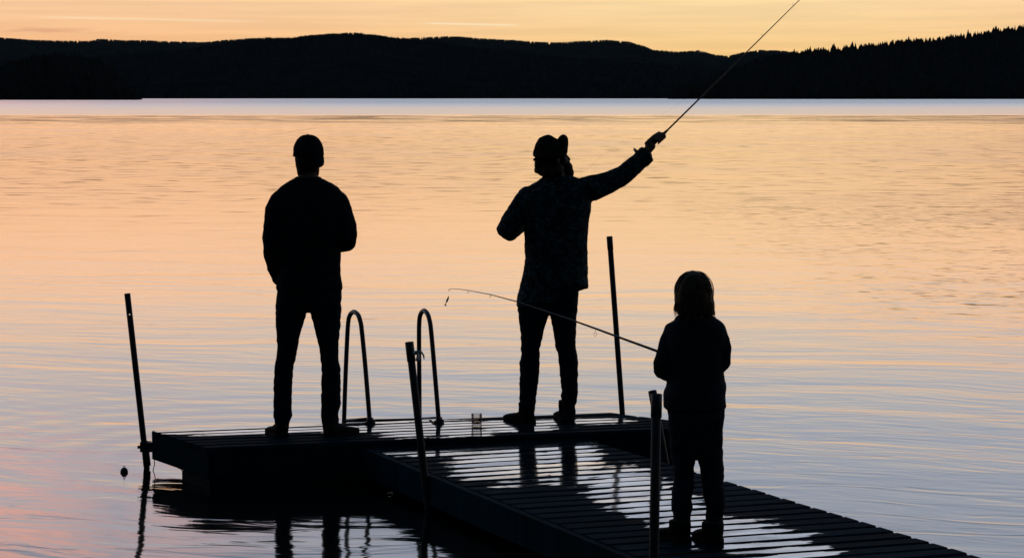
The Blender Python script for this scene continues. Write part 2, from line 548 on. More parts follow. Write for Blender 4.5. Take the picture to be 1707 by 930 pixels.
def solidify(mb, name, mat, parent=None, origin=None, voxel=0.006, smooth=6, folds=None):
    """grow one continuous skin round the overlapping shapes, then press folds into it"""
    me = mb.mesh('raw')
    tmp = bpy.data.objects.new('raw', me)
    COL.objects.link(tmp)
    r = tmp.modifiers.new('r', 'REMESH')
    r.mode = 'VOXEL'
    r.voxel_size = voxel
    if smooth:
        s = tmp.modifiers.new('s', 'SMOOTH')
        s.factor = 0.5
        s.iterations = smooth
    dg = bpy.context.evaluated_depsgraph_get()
    new = bpy.data.meshes.new_from_object(tmp.evaluated_get(dg))
    bpy.data.objects.remove(tmp)
    bpy.data.meshes.remove(me)
    off = world_of(parent) if parent is not None else Vector(origin or (0, 0, 0))
    norms = [v.normal.copy() for v in new.vertices] if folds else None
    for i, v in enumerate(new.vertices):
        co = v.co.copy()
        if folds:
            co = co + norms[i] * folds(co)
        v.co = co - off
    new.polygons.foreach_set('use_smooth', [True] * len(new.polygons))
    new.name = name
    return link(name, new, mat, parent, origin)


# ------------------------------------------------------------------ water and hills
mb = MB()
xs = [-4000, -1200, -500, -200, -60, 60, 200, 500, 1200, 4000]
ys = [-60, 5, 20, 60, 200, 600, 1300, 2200, 6500]
mb.add([(x, y, 0) for y in ys for x in xs],
       [(j * len(xs) + i, j * len(xs) + i + 1, (j + 1) * len(xs) + i + 1, (j + 1) * len(xs) + i)
        for j in range(len(ys) - 1) for i in range(len(xs) - 1)])
tag(link('water', mb.mesh('water'), M['water']), 'rippled lake mirroring the orange and grey dusk sky', kind='structure')


def interp(prof, x):
    if x <= prof[0][0]:
        return prof[0][1]
    for (x0, y0), (x1, y1) in zip(prof, prof[1:]):
        if x <= x1:
            k = (x - x0) / (x1 - x0)
            k = k * k * (3 - 2 * k) * 0.5 + k * 0.5
            return y0 + (y1 - y0) * k
    return prof[-1][1]


def conifer(mb, p, h, r, n=6):
    """ragged spruce: three skirts of drooping boughs on a thin stem"""
    x, y, z = p
    a0 = random.uniform(0, 6.28)
    for (z0, z1, k) in ((0.06, 0.55, 1.0), (0.32, 0.78, 0.72), (0.58, 1.0, 0.42)):
        vs = [(x, y, z + h * z1)]
        for i in range(n):
            a = a0 + 6.283 * i / n
            q = r * k * random.uniform(0.65, 1.15)
            vs.append((x + q * math.cos(a), y + q * math.sin(a), z + h * (z0 + random.uniform(-0.05, 0.05))))
        mb.add(vs, [(0, i + 1, (i + 1) % n + 1) for i in range(n)])
        a0 += 0.5


def hill(name, label, prof, Ys, Yr, x0, x1, th, ntree, flabel, dx_=14, depth_back=1.25, hmul=(0.75, 1.25), wid=(0.30, 0.48)):
    """a wooded hill rising from its shore at Ys to a ridge at Yr; prof is the tree-top skyline in survey pixels"""
    cols = int((x1 - x0) / dx_) + 1
    rows = 12
    verts, faces = [], []
    def surf(px, k):
        top = onY(px, interp(prof, px), Yr)
        shore_y = Ys + 40 * (noise.noise(Vector((px * 0.004, 3.1, Ys * 0.01))))
        if k <= 1:
            y = shore_y + (Yr - shore_y) * k
            e = k ** 0.8
            z = (top.z - th) * (e * e * (3 - 2 * e) * 0.6 + 0.4 * e)
            z = z * (1 + 0.10 * noise.noise(Vector((px * 0.012, k * 4, Ys * 0.01))) * (1 - k) * 2)
        else:
            y = Yr + (k - 1) * (Yr - Ys) * 1.2
            z = (top.z - th) * (1 - 0.5 * (k - 1))
        return Vector((top.x * y / Yr, y, max(z, -0.3) if k > 0 else -0.4))
    ks = [0, 0.015] + [i / rows for i in range(1, rows + 1)] + [1.25, 1.7]
    for k in ks:
        for i in range(cols):
            verts.append(surf(x0 + i * dx_, k))
    for j in range(len(ks) - 1):
        for i in range(cols - 1):
            a = j * cols + i
            faces.append((a, a + 1, a + cols + 1, a + cols))
    mb = MB()
    mb.add(verts, faces)
    tag(link(name, mb.mesh(name, smooth=True), M['hill']), label, kind='structure')
    fb = MB()
    for i in range(ntree):
        px = random.uniform(max(x0, -260), min(x1, 1960))
        q = random.random()
        k = 1 - 0.06 * random.random() if q < 0.55 else (random.random() ** 0.7 if q < 0.9 else random.uniform(0.0, 0.06))
        h_ = th * random.uniform(*hmul)
        if random.random() < 0.06 and Ys < 1800:
            h_ *= 1.18
        p = surf(px, k)
        p.z -= 0.5
        conifer(fb, p, h_, h_ * random.uniform(*wid))
    tag(link(name.replace('hill', 'forest').replace('ridge', 'forest').replace('headland', 'headland_forest'), fb.mesh('forest'), M['needles']), flabel, kind='stuff')


hill('far_ridge', 'long blue ridge showing behind the nearer hill at left and in the gap right of centre',
     [(-500, 64), (-100, 60), (0, 62), (60, 66), (110, 67.5), (150, 67.5), (165, 64), (200, 66), (240, 66.5), (280, 68.5), (340, 69.5), (380, 66), (420, 63), (480, 64),
      (560, 68), (640, 66), (700, 62), (745, 60), (775, 60.5), (800, 63), (850, 66), (900, 69.5),
      (930, 70), (975, 67.5), (1010, 66), (1045, 68.5), (1070, 75), (1090, 82.5), (1130, 85.5), (1165, 83.5),
      (1195, 91), (1212, 92.5), (1240, 86.5), (1265, 82.5), (1300, 83.5), (1340, 88), (1500, 95), (1900, 90)],
     2700, 4300, -400, 1900, 5, 6000, 'spruce forest on the far ridge', 14, hmul=(0.86, 1.03), wid=(0.38, 0.6))
hill('wooded_hill', 'dark rounded wooded hill across the lake behind the two men',
     [(-400, 112), (-100, 104), (60, 98), (180, 92), (280, 84), (350, 75), (400, 66), (440, 61.5), (480, 62),
      (520, 57), (560, 54.5), (590, 53), (620, 56), (655, 61), (680, 63), (720, 68), (800, 79), (900, 90), (1000, 98), (1080, 104),
      (1200, 116), (1320, 130), (1450, 150)],
     1924, 2700, -400, 1450, 6, 6000, 'spruce forest covering the rounded hill', 14, hmul=(0.82, 1.05), wid=(0.36, 0.58))
hill('forest_hill', 'nearer black hill of spiky spruces at the right',
     [(1120, 160), (1160, 140), (1220, 112), (1260, 98), (1290, 91), (1330, 85), (1345, 80.5), (1375, 79), (1400, 77), (1420, 74), (1460, 72), (1480, 67),
      (1520, 65), (1560, 62), (1600, 56), (1640, 52), (1670, 46), (1707, 41), (1800, 30), (1950, 22), (2200, 40)],
     1640, 1950, 1120, 2200, 13, 2600, 'spiky spruces crowding the hill at the right', 12, hmul=(0.66, 1.10), wid=(0.24, 0.44))
hill('headland', 'low dark wooded headland at the far left shore',
     [(-500, 120), (-200, 96), (-60, 100), (0, 104), (20, 96), (50, 86), (90, 83), (130, 85), (160, 92), (185, 104), (205, 122), (220, 146), (228, 164)],
     1300, 1400, -500, 228, 11, 1300, 'dense trees on the headland at the left', 8, hmul=(0.6, 0.9))


# ------------------------------------------------------------------ planks and boards
def board(name, a, b_, drop, thick, mat, parent, outward):
    """upright board between two top corners, hanging down by drop; thickness grows inward"""
    a, b_ = Vector(a), Vector(b_)
    n = Vector(outward).normalized() * thick
    mb = MB()
    d = Vector((0, 0, -drop))
    mb.add([a, b_, b_ + d, a + d, a - n, b_ - n, b_ + d - n, a + d - n],
           [(0, 1, 2, 3), (7, 6, 5, 4), (4, 5, 1, 0), (1, 5, 6, 2), (2, 6, 7, 3), (3, 7, 4, 0)])
    o = link(name, mb.mesh(name, world_of(parent)), mat, parent)
    return o


# bathing platform ---------------------------------------------------------
BL, BR = onZ(252, 717, DECK), onZ(1013, 687, DECK)
FL = onZ(345, 747, DECK)
ub = (BR - BL).normalized()
nb = Vector((ub.y, -ub.x, 0))                     # towards the camera
depth_pl = (FL - BL).dot(nb)
sl_l = (FL - BL).dot(ub)
FRp = onZ(1160, 706, DECK)
sl_r = (FRp - BR).dot(ub) / (FRp - BR).dot(nb)
Lpl = (BR - BL).length
platform = empty('bathing_platform', (BL + BR) / 2, 'dark wooden floating bathing platform the two men stand on', 'platform')
NBP = 7
pitch = depth_pl / NBP
ang = math.atan2(ub.y, ub.x)
for i in range(NBP):
    v = (i + 0.5) * pitch
    a = sl_l * v / depth_pl
    e = Lpl + sl_r * v
    W_ = pitch - 0.016
    # trapezoid ends follow the skewed ends of the platform
    mbp = MB()
    prof = [(-W_ / 2, -0.028), (W_ / 2, -0.028), (W_ / 2, -0.012), (W_ / 2 - 0.014, 0), (-W_ / 2 + 0.014, 0), (-W_ / 2, -0.012)]
    mid_ = (a + e) / 2
    rings = []
    for kk in (0.0, 0.33, 0.66, 1.0):
        rr_ = []
        for q, z in prof:
            x_ = (a - sl_l / depth_pl * q) * (1 - kk) + (e - sl_r * q) * kk - mid_
            rr_.append((x_, q, z))
        rings.append(rr_)
    mbp.loft(rings)
    o = link('plank', mbp.mesh('plank'), M['deck_wood'], platform)
    c = BL + ub * mid_ + nb * v + Vector((0, 0, random.uniform(-0.0015, 0.0015)))
    o.location = c - platform.location
    o.rotation_euler = (R(random.uniform(-0.25, 0.25)), 0, ang)

FRc = BL + nb * depth_pl + ub * (Lpl + sl_r * depth_pl)
zt = Vector((0, 0, -0.030))
end_l = (FL - BL).normalized()
out_l = Vector((-end_l.y, end_l.x, 0))
if out_l.x > 0: out_l = -out_l
jm = BL + (FL - BL) * 0.47
ins = 0.004
def zoff(p, q=-0.030): return p + Vector((0, 0, q))
board('fascia_board', zoff(BL - out_l * ins), zoff(jm - end_l * 0.002 - out_l * ins), 0.150, 0.035, M['fascia_wood'], platform, out_l)
board('fascia_board', zoff(jm + end_l * 0.002 - out_l * ins), zoff(FL - out_l * ins), 0.152, 0.035, M['fascia_wood'], platform, out_l)
fr = [FL + (FRc - FL) * k for k in (0, 0.36, 0.70, 1.0)]
for k in range(3):
    board('fascia_board', zoff(fr[k] + ub * (0.04 if k == 0 else 0.002) - nb * ins), zoff(fr[k + 1] - ub * 0.002 - nb * ins), 0.151, 0.035, M['fascia_wood'], platform, nb)
bk = [BL + (BR - BL) * k for k in (0, 0.5, 1.0)]
for k in range(2):
    board('fascia_board', zoff(bk[k] + ub * 0.04 + nb * ins), zoff(bk[k + 1] - ub * 0.002 + nb * ins), 0.150, 0.035, M['fascia_wood'], platform, -nb)
end_r = (FRc - BR).normalized()
out_r = Vector((-end_r.y, end_r.x, 0))
if out_r.x < 0: out_r = -out_r
board('fascia_board', zoff(BR + end_r * 0.04 - out_r * ins), zoff(FRc - end_r * 0.04 - out_r * ins), 0.150, 0.035, M['fascia_wood'], platform, out_r)
# floats and bearers under the deck
def float_block(u0, u1, v0, v1):
    mbf = MB()
    def pt(u, v): return BL + ub * (u + sl_l * v / depth_pl) + nb * v
    pr = []
    for (z, s) in ((-0.185, 0.0), (-0.195, 0.012), (-0.44, 0.012), (-0.46, -0.01)):
        pr.append([pt(u0 - s, v0 - s) + Vector((0, 0, z)), pt(u1 + s, v0 - s) + Vector((0, 0, z)), pt(u1 + s, v1 + s) + Vector((0, 0, z)), pt(u0 - s, v1 + s) + Vector((0, 0, z))])
    mbf.loft(pr)
    part('float', mbf, M['float'], platform)
float_block(0.03, 1.20, depth_pl * 0.52, depth_pl - 0.02)
float_block(1.24, 2.10, depth_pl * 0.50, depth_pl - 0.05)
float_block(2.14, 2.95, depth_pl * 0.40, depth_pl - 0.05)

# walkway --------------------------------------------------------------------
WLf, WLn = onZ(620, 746.5, WALK), onZ(1059, 925, WALK)
WRf, WRn = onZ(967, 729, WALK), onZ(1640, 930, WALK)
uw = ((WLn - WLf).normalized() + (WRn - WRf).normalized()).normalized()      # towards the camera
pl = (onZ(1060, 842, WALK) - onZ(800, 858.5, WALK)).normalized()             # along a plank
pang = math.atan2(pl.y, pl.x)
pn = Vector((pl.y, -pl.x, 0))
walkway = empty('wooden_walkway', (WLf + WRf) / 2, 'long wet plank walkway leading from the platform to the shore', 'walkway')
dl, dr = (WLn - WLf).normalized(), (WRn - WRf).normalized()
def hit(p, d, c):
    """point on the side line p + s d at plank row c (distance along pn from WLf)"""
    s = (c - (p - WLf).dot(pn)) / d.dot(pn)
    return p + d * s
P_W = 0.147
nrow = 0
c0 = (WRf - WLf).dot(pn)
c = max(0.0, c0) - 0.02 + P_W / 2
start_c = c
def fill(c, w_):
    a_, b2 = hit(WLf, dl, c), hit(WRf, dr, c)
    a_ = a_ - pl * random.uniform(0.0, 0.006)
    b2 = b2 + pl * random.uniform(0.0, 0.004)
    mid_ = (a_ + b2) / 2
    H, ch = 0.028, 0.012
    prof = [(-w_ / 2, -H), (w_ / 2, -H), (w_ / 2, -ch), (w_ / 2 - ch, 0), (-w_ / 2 + ch, 0), (-w_ / 2, -ch)]
    ka, kb = dl.dot(pl) / dl.dot(pn), dr.dot(pl) / dr.dot(pn)
    La = (b2 - a_).length / 2
    mbp = MB()
    mbp.loft([[(x + k * q, -q, z + 0.0012 * (q / w_) * math.sin(x * 3 + c * 7)) for q, z in reversed(prof)] for x, k in ((-La, ka), (-La / 3, ka * 0.67 + kb * 0.33), (La / 3, ka * 0.33 + kb * 0.67), (La, kb))])
    o = link('plank', mbp.mesh('plank'), M['walk_wood'], walkway)
    o.location = mid_ - walkway.location + Vector((0, 0, random.uniform(-0.002, 0.002)))
    o.rotation_euler = (R(random.uniform(-0.8, 0.8)), 0, pang + R(random.uniform(-0.12, 0.12)))
while nrow < 48:
    fill(c, P_W - 0.013 - random.uniform(0, 0.005))
    c += P_W
    nrow += 1
# the wedge of boards between the first full plank and the platform
endc = c
for sgn, p0, d0 in ((-1, WLf, dl), (1, WRf, dr)):
    perp = Vector((-d0.y, d0.x, 0))
    if perp.x * sgn < 0: perp = -perp
    tot = ((hit(p0, d0, endc) - p0).length)
    marks = [0.0, 2.35, 4.6, 6.4, tot]
    marks = [q for q in marks if q <= tot]
    for q0, q1 in zip(marks, marks[1:]):
        o_ = 0.050 if sgn < 0 else -0.006
        a_ = p0 + d0 * (q0 + 0.003) + perp * o_
        b2 = p0 + d0 * (q1 - 0.003) + perp * o_
        h_ = -0.003 if sgn < 0 else -0.031
        board('fascia_board', zoff(a_, h_), zoff(b2, h_), 0.165 if sgn < 0 else 0.135, 0.04, M['fascia_wood'], walkway, perp)
# bearers across and floats under the walkway
for q in (0.5, 2.0, 3.5, 5.0):
    a_, b2 = hit(WLf, dl, start_c + q), hit(WRf, dr, start_c + q)
    mbq = MB()
    mbq.tube([zoff(a_ + pl * 0.06, -0.09), zoff(b2 - pl * 0.06, -0.09)], 0.045, 4)
    part('bearer', mbq, M['fascia_wood'], walkway)
for q in (0.9, 3.0):
    mbq = MB()
    cc = []
    for (z, s) in ((-0.15, 0.0), (-0.16, 0.015), (-0.36, 0.015), (-0.38, -0.01)):
        r1 = hit(WLf, dl, start_c + q - s) + pl * (0.30 - s); r2 = hit(WRf, dr, start_c + q - s) - pl * (0.30 - s)
        r3 = hit(WRf, dr, start_c + q + 0.7 + s) - pl * (0.30 - s); r4 = hit(WLf, dl, start_c + q + 0.7 + s) + pl * (0.30 - s)
        cc.append([zoff(r, z) for r in (r1, r2, r3, r4)])
    mbq.loft(cc)
    part('float', mbq, M['float'], walkway)


# ------------------------------------------------------------------ mooring posts
def pipe_post(top_px, bot_px, Y0, rad, label, sleeve_len, sleeve_r, z_bot=-0.9, sleeve=True, hole=None, lean=0.0):
    a = onY(top_px[0], top_px[1], Y0 + lean)
    b_ = onY(bot_px[0], bot_px[1], Y0)
    d = (b_ - a).normalized()
    e = a + d * ((z_bot - a.z) / d.z)
    root = empty('mooring_post', (e.x, e.y, e.z), label, 'post', 'pipe posts that hold the platform and walkway')
    mbp = MB()
    ang_ = 0
    mbp.tube([a + d * 0.004, a + (e - a) * 0.3, a + (e - a) * 0.6, e], rad, 14, cap=True)
    me = mbp.mesh('pole', world_of(root), True)
    pole = link('pole', me, M['pipe'], root)
    if hole is not None:
        cutter = MB()
        hc = onY(hole[0], hole[1], Y0)
        cutter.tube([hc - Vector((0.0, 0.2, 0)), hc + Vector((0.0, 0.2, 0))], hole[2], 12)
        cm = cutter.mesh('cut', world_of(root))
        co = bpy.data.objects.new('cut', cm)
        co.location = world_of(root)
        COL.objects.link(co)
        md = pole.modifiers.new('b', 'BOOLEAN')
        md.operation = 'DIFFERENCE'
        md.object = co
        md.solver = 'EXACT'
        dg = bpy.context.evaluated_depsgraph_get()
        nm = bpy.data.meshes.new_from_object(pole.evaluated_get(dg))
        pole.modifiers.clear()
        pole.data = nm
        bpy.data.objects.remove(co)
    if sleeve:
        sb = MB()
        # open collar: outer wall, rim, inner wall
        rings = []
        u = Vector((1, 0, 0)); u = (u - d * u.dot(d)).normalized(); v_ = d.cross(u)
        p1 = a + d * sleeve_len
        for (p, r) in ((p1, sleeve_r * 0.98), (a - d * 0.002, sleeve_r), (a - d * 0.004, sleeve_r - 0.003), (a + d * 0.003, sleeve_r - 0.005)):
            rings.append([p + u * r * math.cos(t_) + v_ * r * math.sin(t_) for t_ in (6.2832 * i / 16 for i in range(16))])
        sb.loft(rings)
        part('sleeve', sb, M['sleeve'], root, True)
    return root, a, b_, d


post_a, aA, bA, dA = pipe_post((212, 488), (247, 800), 14.12, 0.019, 'leaning thin post with a drilled hole at the far left corner of the platform', 0.1, 0.02, sleeve=False, hole=(216.2, 524, 0.0065))
# bracket clamping it to the platform
bb = MB()
c1 = onY(243.0, 744, 14.12)
bb.box(c1, 0.062, 0.07, 0.060)
bb.box(c1 + Vector((-0.020, -0.02, 0.0)), 0.055, 0.018, 0.018)
bb.box(onY(250, 745, 14.12), 0.05, 0.02, 0.06)
part('bracket', bb, M['pipe'], post_a)
sb = MB()
q0, q1 = onY(241, 735, 14.12), onY(245.2, 776, 14.12)
sb.tube([q0, q1], 0.0235, 12)
part('sleeve', sb, M['sleeve'], post_a, True)
pipe_post((682.3, 571), (704.5, 765), 12.60, 0.0215, 'leaning post in front of the ladder with a pale rag tied on', 0.105, 0.0245)
pipe_post((1016, 395), (1037.5, 690), 15.15, 0.0185, 'tall thin leaning post behind the right end of the platform', 0.085, 0.0205)
pipe_post((1094.5, 658), (1090, 930), 10.00, 0.0222, 'thick nearest post standing beside the child, open round top', 0.10, 0.0252)
pipe_post((1087.5, 652), (1109, 770), 13.32, 0.022, 'short post mostly hidden behind the nearest post', 0.11, 0.0255)

# rag tied round the middle post
mb = MB()
Yr_ = 12.56
for (pts, wd) in (([(692, 587), (697, 585), (702, 586), (706, 592), (707, 599)], 0.011), ([(693, 587), (697, 590), (697, 596), (695, 602)], 0.012)):
    path = [onY(x, y, Yr_ - 0.012 * i) for i, (x, y) in enumerate(pts)]
    mb.tube(path, [wd * k for k in (0.7, 1.0, 1.1, 0.9, 0.35)][:len(path)], 8, flat=0.35)
knot = MB()
rag = empty('rag', onY(692, 588, Yr_), 'pale scrap of cloth tied to the middle post beside the ladder', 'rag')
part('cloth_tail', mb, M['rag'], rag, True)
knot.ellipsoid(onY(693, 588, Yr_ - 0.005), 0.016, 0.014, 0.012, n=10, m_=6)
part('knot', knot, M['rag'], rag, True)

# dangling ropes at the left corner
mb = MB()
mb.tube([onY(257.5, 762, 14.05), onY(257.5, 775, 14.05), onY(254.5, 785, 14.05), onY(256, 793, 14.05), onY(258.5, 803, 14.05)], 0.0028, 6)
o = link('rope', mb.mesh('rope', onY(257, 762, 14.05), True), M['rope'], None, onY(257, 762, 14.05))
tag(o, 'thin rope dangling into the water beside the far left post', 'rope')
mb = MB()
mb.tube([onY(296, 774, 13.75), onY(301, 780, 13.75), onY(306, 787, 13.75)], 0.003, 6)
o = link('rope', mb.mesh('rope', onY(296, 774, 13.75), True), M['rope'], None, onY(296, 774, 13.75))
tag(o, 'short rope under the left side of the platform', 'rope')

# ------------------------------------------------------------------ swimming ladder
Yl = onZ(616, 704.5, DECK).y
ladder = empty('swim_ladder', onZ(660, 703, DECK), 'steel bathing ladder with two hooped handrails on the platform edge', 'ladder')
def hoop(pts, far):
    n = len(pts)
    pth = []
    for i, (x, y) in enumerate(pts):
        pth.append((x, y))
    # smooth the traced path
    dense = []
    for i in range(n - 1):
        p0, p1, p2, p3 = pts[max(i - 1, 0)], pts[i], pts[i + 1], pts[min(i + 2, n - 1)]
        for k in range(4):
            t_ = k / 4
            q = []
            for c_ in (0, 1):
                q.append(0.5 * (2 * p1[c_] + (p2[c_] - p0[c_]) * t_ + (2 * p0[c_] - 5 * p1[c_] + 4 * p2[c_] - p3[c_]) * t_ ** 2 + (3 * p1[c_] - p0[c_] - 3 * p2[c_] + p3[c_]) * t_ ** 3))
            dense.append(q)
    dense.append(list(pts[-1]))
    xa, xb = pts[0][0], pts[-1][0]
    top = min(p[1] for p in pts)
    world = []
    N_ = len(dense)
    it = min(range(N_), key=lambda i: dense[i][1])
    for i, (x, y) in enumerate(dense):
        if y > 545:
            k = 0.0 if i < it else 1.0
        else:
            k = (x - max(p[0] for p in dense if p[1] <= 545)) / (min(p[0] for p in dense if p[1] <= 545) - max(p[0] for p in dense if p[1] <= 545))
            k = min(max(k, 0), 1)
        k = 0.15 + 0.7 * k if y <= 545 else (0.15 * (1 - (y - 545) / 160) if i < it else 1 - 0.15 * (1 - (y - 545) / 160))
        world.append(onY(x, y, Yl + far * k))
    last = world[-1].copy(); last.z = -0.75
    world.append(last)
    return world
h1 = hoop([(616.5, 704.5), (613, 660), (608, 600), (603, 550), (601, 537), (597, 525), (589.5, 519.7), (583, 526), (580.2, 540), (578, 580), (575.5, 640), (573.5, 703)], 0.36)
h2 = hoop([(731.5, 703.5), (728, 660), (723, 600), (718.5, 550), (716.5, 536), (713, 524), (707, 517.7), (701, 524), (698.8, 540), (698.6, 580), (699, 640), (699.3, 700)], 0.36)
for hp in (h1, h2):
    mb = MB()
    mb.tube(hp, 0.0152, 10)
    part('handrail', mb, M['steel'], ladder, True)
for (x, y) in ((617, 704.8), (731.8, 703.8)):
    p = onZ(x, y, DECK)
    mb = MB()
    mb.tube([p + Vector((0, 0, 0.001)), p + Vector((0, 0, 0.010))], 0.034, 12)
    mb.tube([p + Vector((0, 0, 0.010)), p + Vector((0, 0, 0.034))], 0.021, 12)
    mb.tube([p + Vector((0.026, -0.01, 0.008)), p + Vector((0.026, -0.01, 0.020))], 0.006, 6)
    part('foot_flange', mb, M['steel'], ladder, True)
mb = MB()
fa, fb_ = h1[-2], h2[-2]
mb.tube([fa + Vector((0, 0, 0.005)), fb_ + Vector((0, 0, 0.005))], 0.009, 8)
part('crossbar', mb, M['steel'], ladder, True)
for hp, s in ((h1, 0), (h2, 0)):
    mb = MB()
    mb.tube([hp[0] + Vector((0, 0, 0.03)), hp[-2] + Vector((0, 0, 0.01))], 0.007, 8)
    part('brace', mb, M['steel'], ladder, True)
for z in (-0.02, -0.30, -0.58):
    mb = MB()
    pa, pb = h1[-1].copy(), h2[-1].copy()
    pa.z = pb.z = z
    mb.box((pa + pb) / 2, (pb - pa).length, 0.08, 0.028)
    part('tread', mb, M['steel'], ladder)

# ------------------------------------------------------------------ tumbler, buoy
pg = onZ(794.6, 709.0, DECK)
glass = empty('drinking_glass', pg, 'clear tumbler with dark dregs standing on the platform edge', 'glass')
mb = MB()
prof = [(0.0, 0.0), (0.029, 0.0), (0.032, 0.004), (0.0345, 0.074), (0.0337, 0.0748), (0.0328, 0.074), (0.030, 0.014), (0.027, 0.010), (0.0, 0.010)]
rings = []
for r_, z in prof:
    rings.append([pg + Vector((max(r_, 0.0004) * math.cos(t_), max(r_, 0.0004) * math.sin(t_), z + 0.0015)) for t_ in (6.2832 * i / 24 for i in range(24))])
mb.loft(rings)
part('tumbler', mb, M['glass'], glass, True)
mb = MB()
rings = []
for r_, z in ((0.0002, 0.013), (0.0285, 0.0135), (0.0293, 0.018), (0.0293, 0.021), (0.0002, 0.0212)):
    rings.append([pg + Vector((r_ * math.cos(t_), r_ * math.sin(t_), z + 0.0015)) for t_ in (6.2832 * i / 20 for i in range(20))])
mb.loft(rings)
part('drink', mb, M['dregs'], glass, True)
pb_ = onZ(207, 787, 0.0)
buoy = empty('buoy', pb_, 'small dark round float on the water left of the platform', 'buoy')
mb = MB()
rings = []
for k in range(13):
    th = -math.pi / 2 + math.pi * (k + 0.1) / 12.2
    r_ = 0.0245 * math.cos(th)
    rings.append([pb_ + Vector((r_ * math.cos(a), r_ * math.sin(a), 0.003 + 0.029 * math.sin(th))) for a in (6.2832 * i / 20 for i in range(20))])
mb.loft(rings)
part('ball', mb, M['buoy'], buoy, True)
mb = MB()
pe = pb_ + Vector((0, 0, 0.034))
mb.tube([pe + Vector((0.006 * math.cos(a), 0, 0.006 * math.sin(a))) for a in (6.2832 * i / 12 for i in range(13))], 0.002, 6)
part('eyelet', mb, M['steel'], buoy, True)


# ------------------------------------------------------------------ figures
def fold_noise(seed, amp, fx=9.0, fz=22.0, base=0.0025):
    s = Vector((seed * 3.7, seed * 1.9, seed * 7.1))
    def f(co):
        a = noise.noise(Vector((co.x * fx, co.y * fx, co.z * fz)) + s)
        b2 = noise.noise(Vector((co.x * 28, co.y * 28, co.z * 40)) + s)
        return amp * a + base * b2
    return f


class Fig:
    """a figure surveyed on the plane Y = Yd"""
    def __init__(self, Yd):
        self.Y = Yd
        self.s = Yd / F

    def p(self, px, py, dy=0.0):
        """dy: metres forward (away from the camera), along the line of sight"""
        return onY(px, py, self.Y + dy)

    def row(self, py, xl, xr, th, dy=0.0, n=20, e=2.3, grow=0.0):
        a, b_ = onY(xl, py, self.Y), onY(xr, py, self.Y)
        c = (a + b_) / 2
        c.y += dy
        return ring(c, (b_ - a).length / 2 + grow, th + grow, n, e)

    def column(self, mb, rows, grow=0.0, e=2.3):
        rs = []
        for r_ in rows:
            py, xl, xr, th = r_[:4]
            dy = r_[4] if len(r_) > 4 else 0.0
            rs.append(self.row(py, xl, xr, th, dy, grow=grow, e=e))
        mb.loft(rs)

    def limb(self, mb, pts, grow=0.0, n=16):
        """pts: (px, py, dy, radius px)"""
        path = [self.p(x, y, d) for x, y, d, r_ in pts]
        rad = [max(0.006, r_ * self.s + grow) for x, y, d, r_ in pts]
        # rounded ends
        d0 = (path[0] - path[1]).normalized(); d1 = (path[-1] - path[-2]).normalized()
        path = [path[0] + d0 * rad[0] * 0.75, path[0] + d0 * rad[0] * 0.45] + path + [path[-1] + d1 * rad[-1] * 0.45, path[-1] + d1 * rad[-1] * 0.75]
        rad = [rad[0] * 0.5, rad[0] * 0.85] + rad + [rad[-1] * 0.85, rad[-1] * 0.5]
        mb.tube(path, rad, n)


def head(mb, c, yaw, sc=1.0, pitch=0.0, roll=0.0):
    """skull, jaw, nose, brows, lips, ears; yaw 0 looks along +Y, positive turns to +X"""
    rot = Matrix.Rotation(-yaw, 3, 'Z') @ Matrix.Rotation(pitch, 3, 'X') @ Matrix.Rotation(roll, 3, 'Y')
    P_ = lambda x, y, z: Vector(c) + rot @ Vector((x * sc, y * sc, z * sc))
    mb.ellipsoid(P_(0, -0.010, 0.030), 0.076 * sc, 0.095 * sc, 0.088 * sc, rot)
    mb.ellipsoid(P_(0, 0.022, -0.035), 0.060 * sc, 0.070 * sc, 0.075 * sc, rot)
    mb.ellipsoid(P_(0, 0.058, -0.088), 0.030 * sc, 0.026 * sc, 0.024 * sc, rot)           # chin
    mb.capsule(P_(0, 0.088, 0.010), P_(0, 0.108, -0.028), 0.009 * sc, 0.015 * sc)            # nose
    for s in (-1, 1):
        mb.capsule(P_(0.010 * s, 0.083, 0.022), P_(0.042 * s, 0.070, 0.020), 0.009 * sc, 0.008 * sc)   # brow
        mb.ellipsoid(P_(0.031 * s, 0.070, 0.004), 0.013 * sc, 0.010 * sc, 0.010 * sc, rot, 10, 6)      # eyelids
        mb.ellipsoid(P_(0.036 * s, 0.064, -0.028), 0.022 * sc, 0.020 * sc, 0.020 * sc, rot, 10, 6)     # cheek
        mb.ellipsoid(P_(0.077 * s, -0.008, -0.008), 0.010 * sc, 0.020 * sc, 0.032 * sc, rot @ Matrix.Rotation(0.3 * s, 3, 'Z'), 10, 8)  # ear
    mb.capsule(P_(-0.020, 0.086, -0.056), P_(0.020, 0.086, -0.056), 0.007 * sc, 0.007 * sc)   # upper lip
    mb.capsule(P_(-0.016, 0.085, -0.067), P_(0.016, 0.085, -0.067), 0.007 * sc, 0.007 * sc)   # lower lip
    return rot


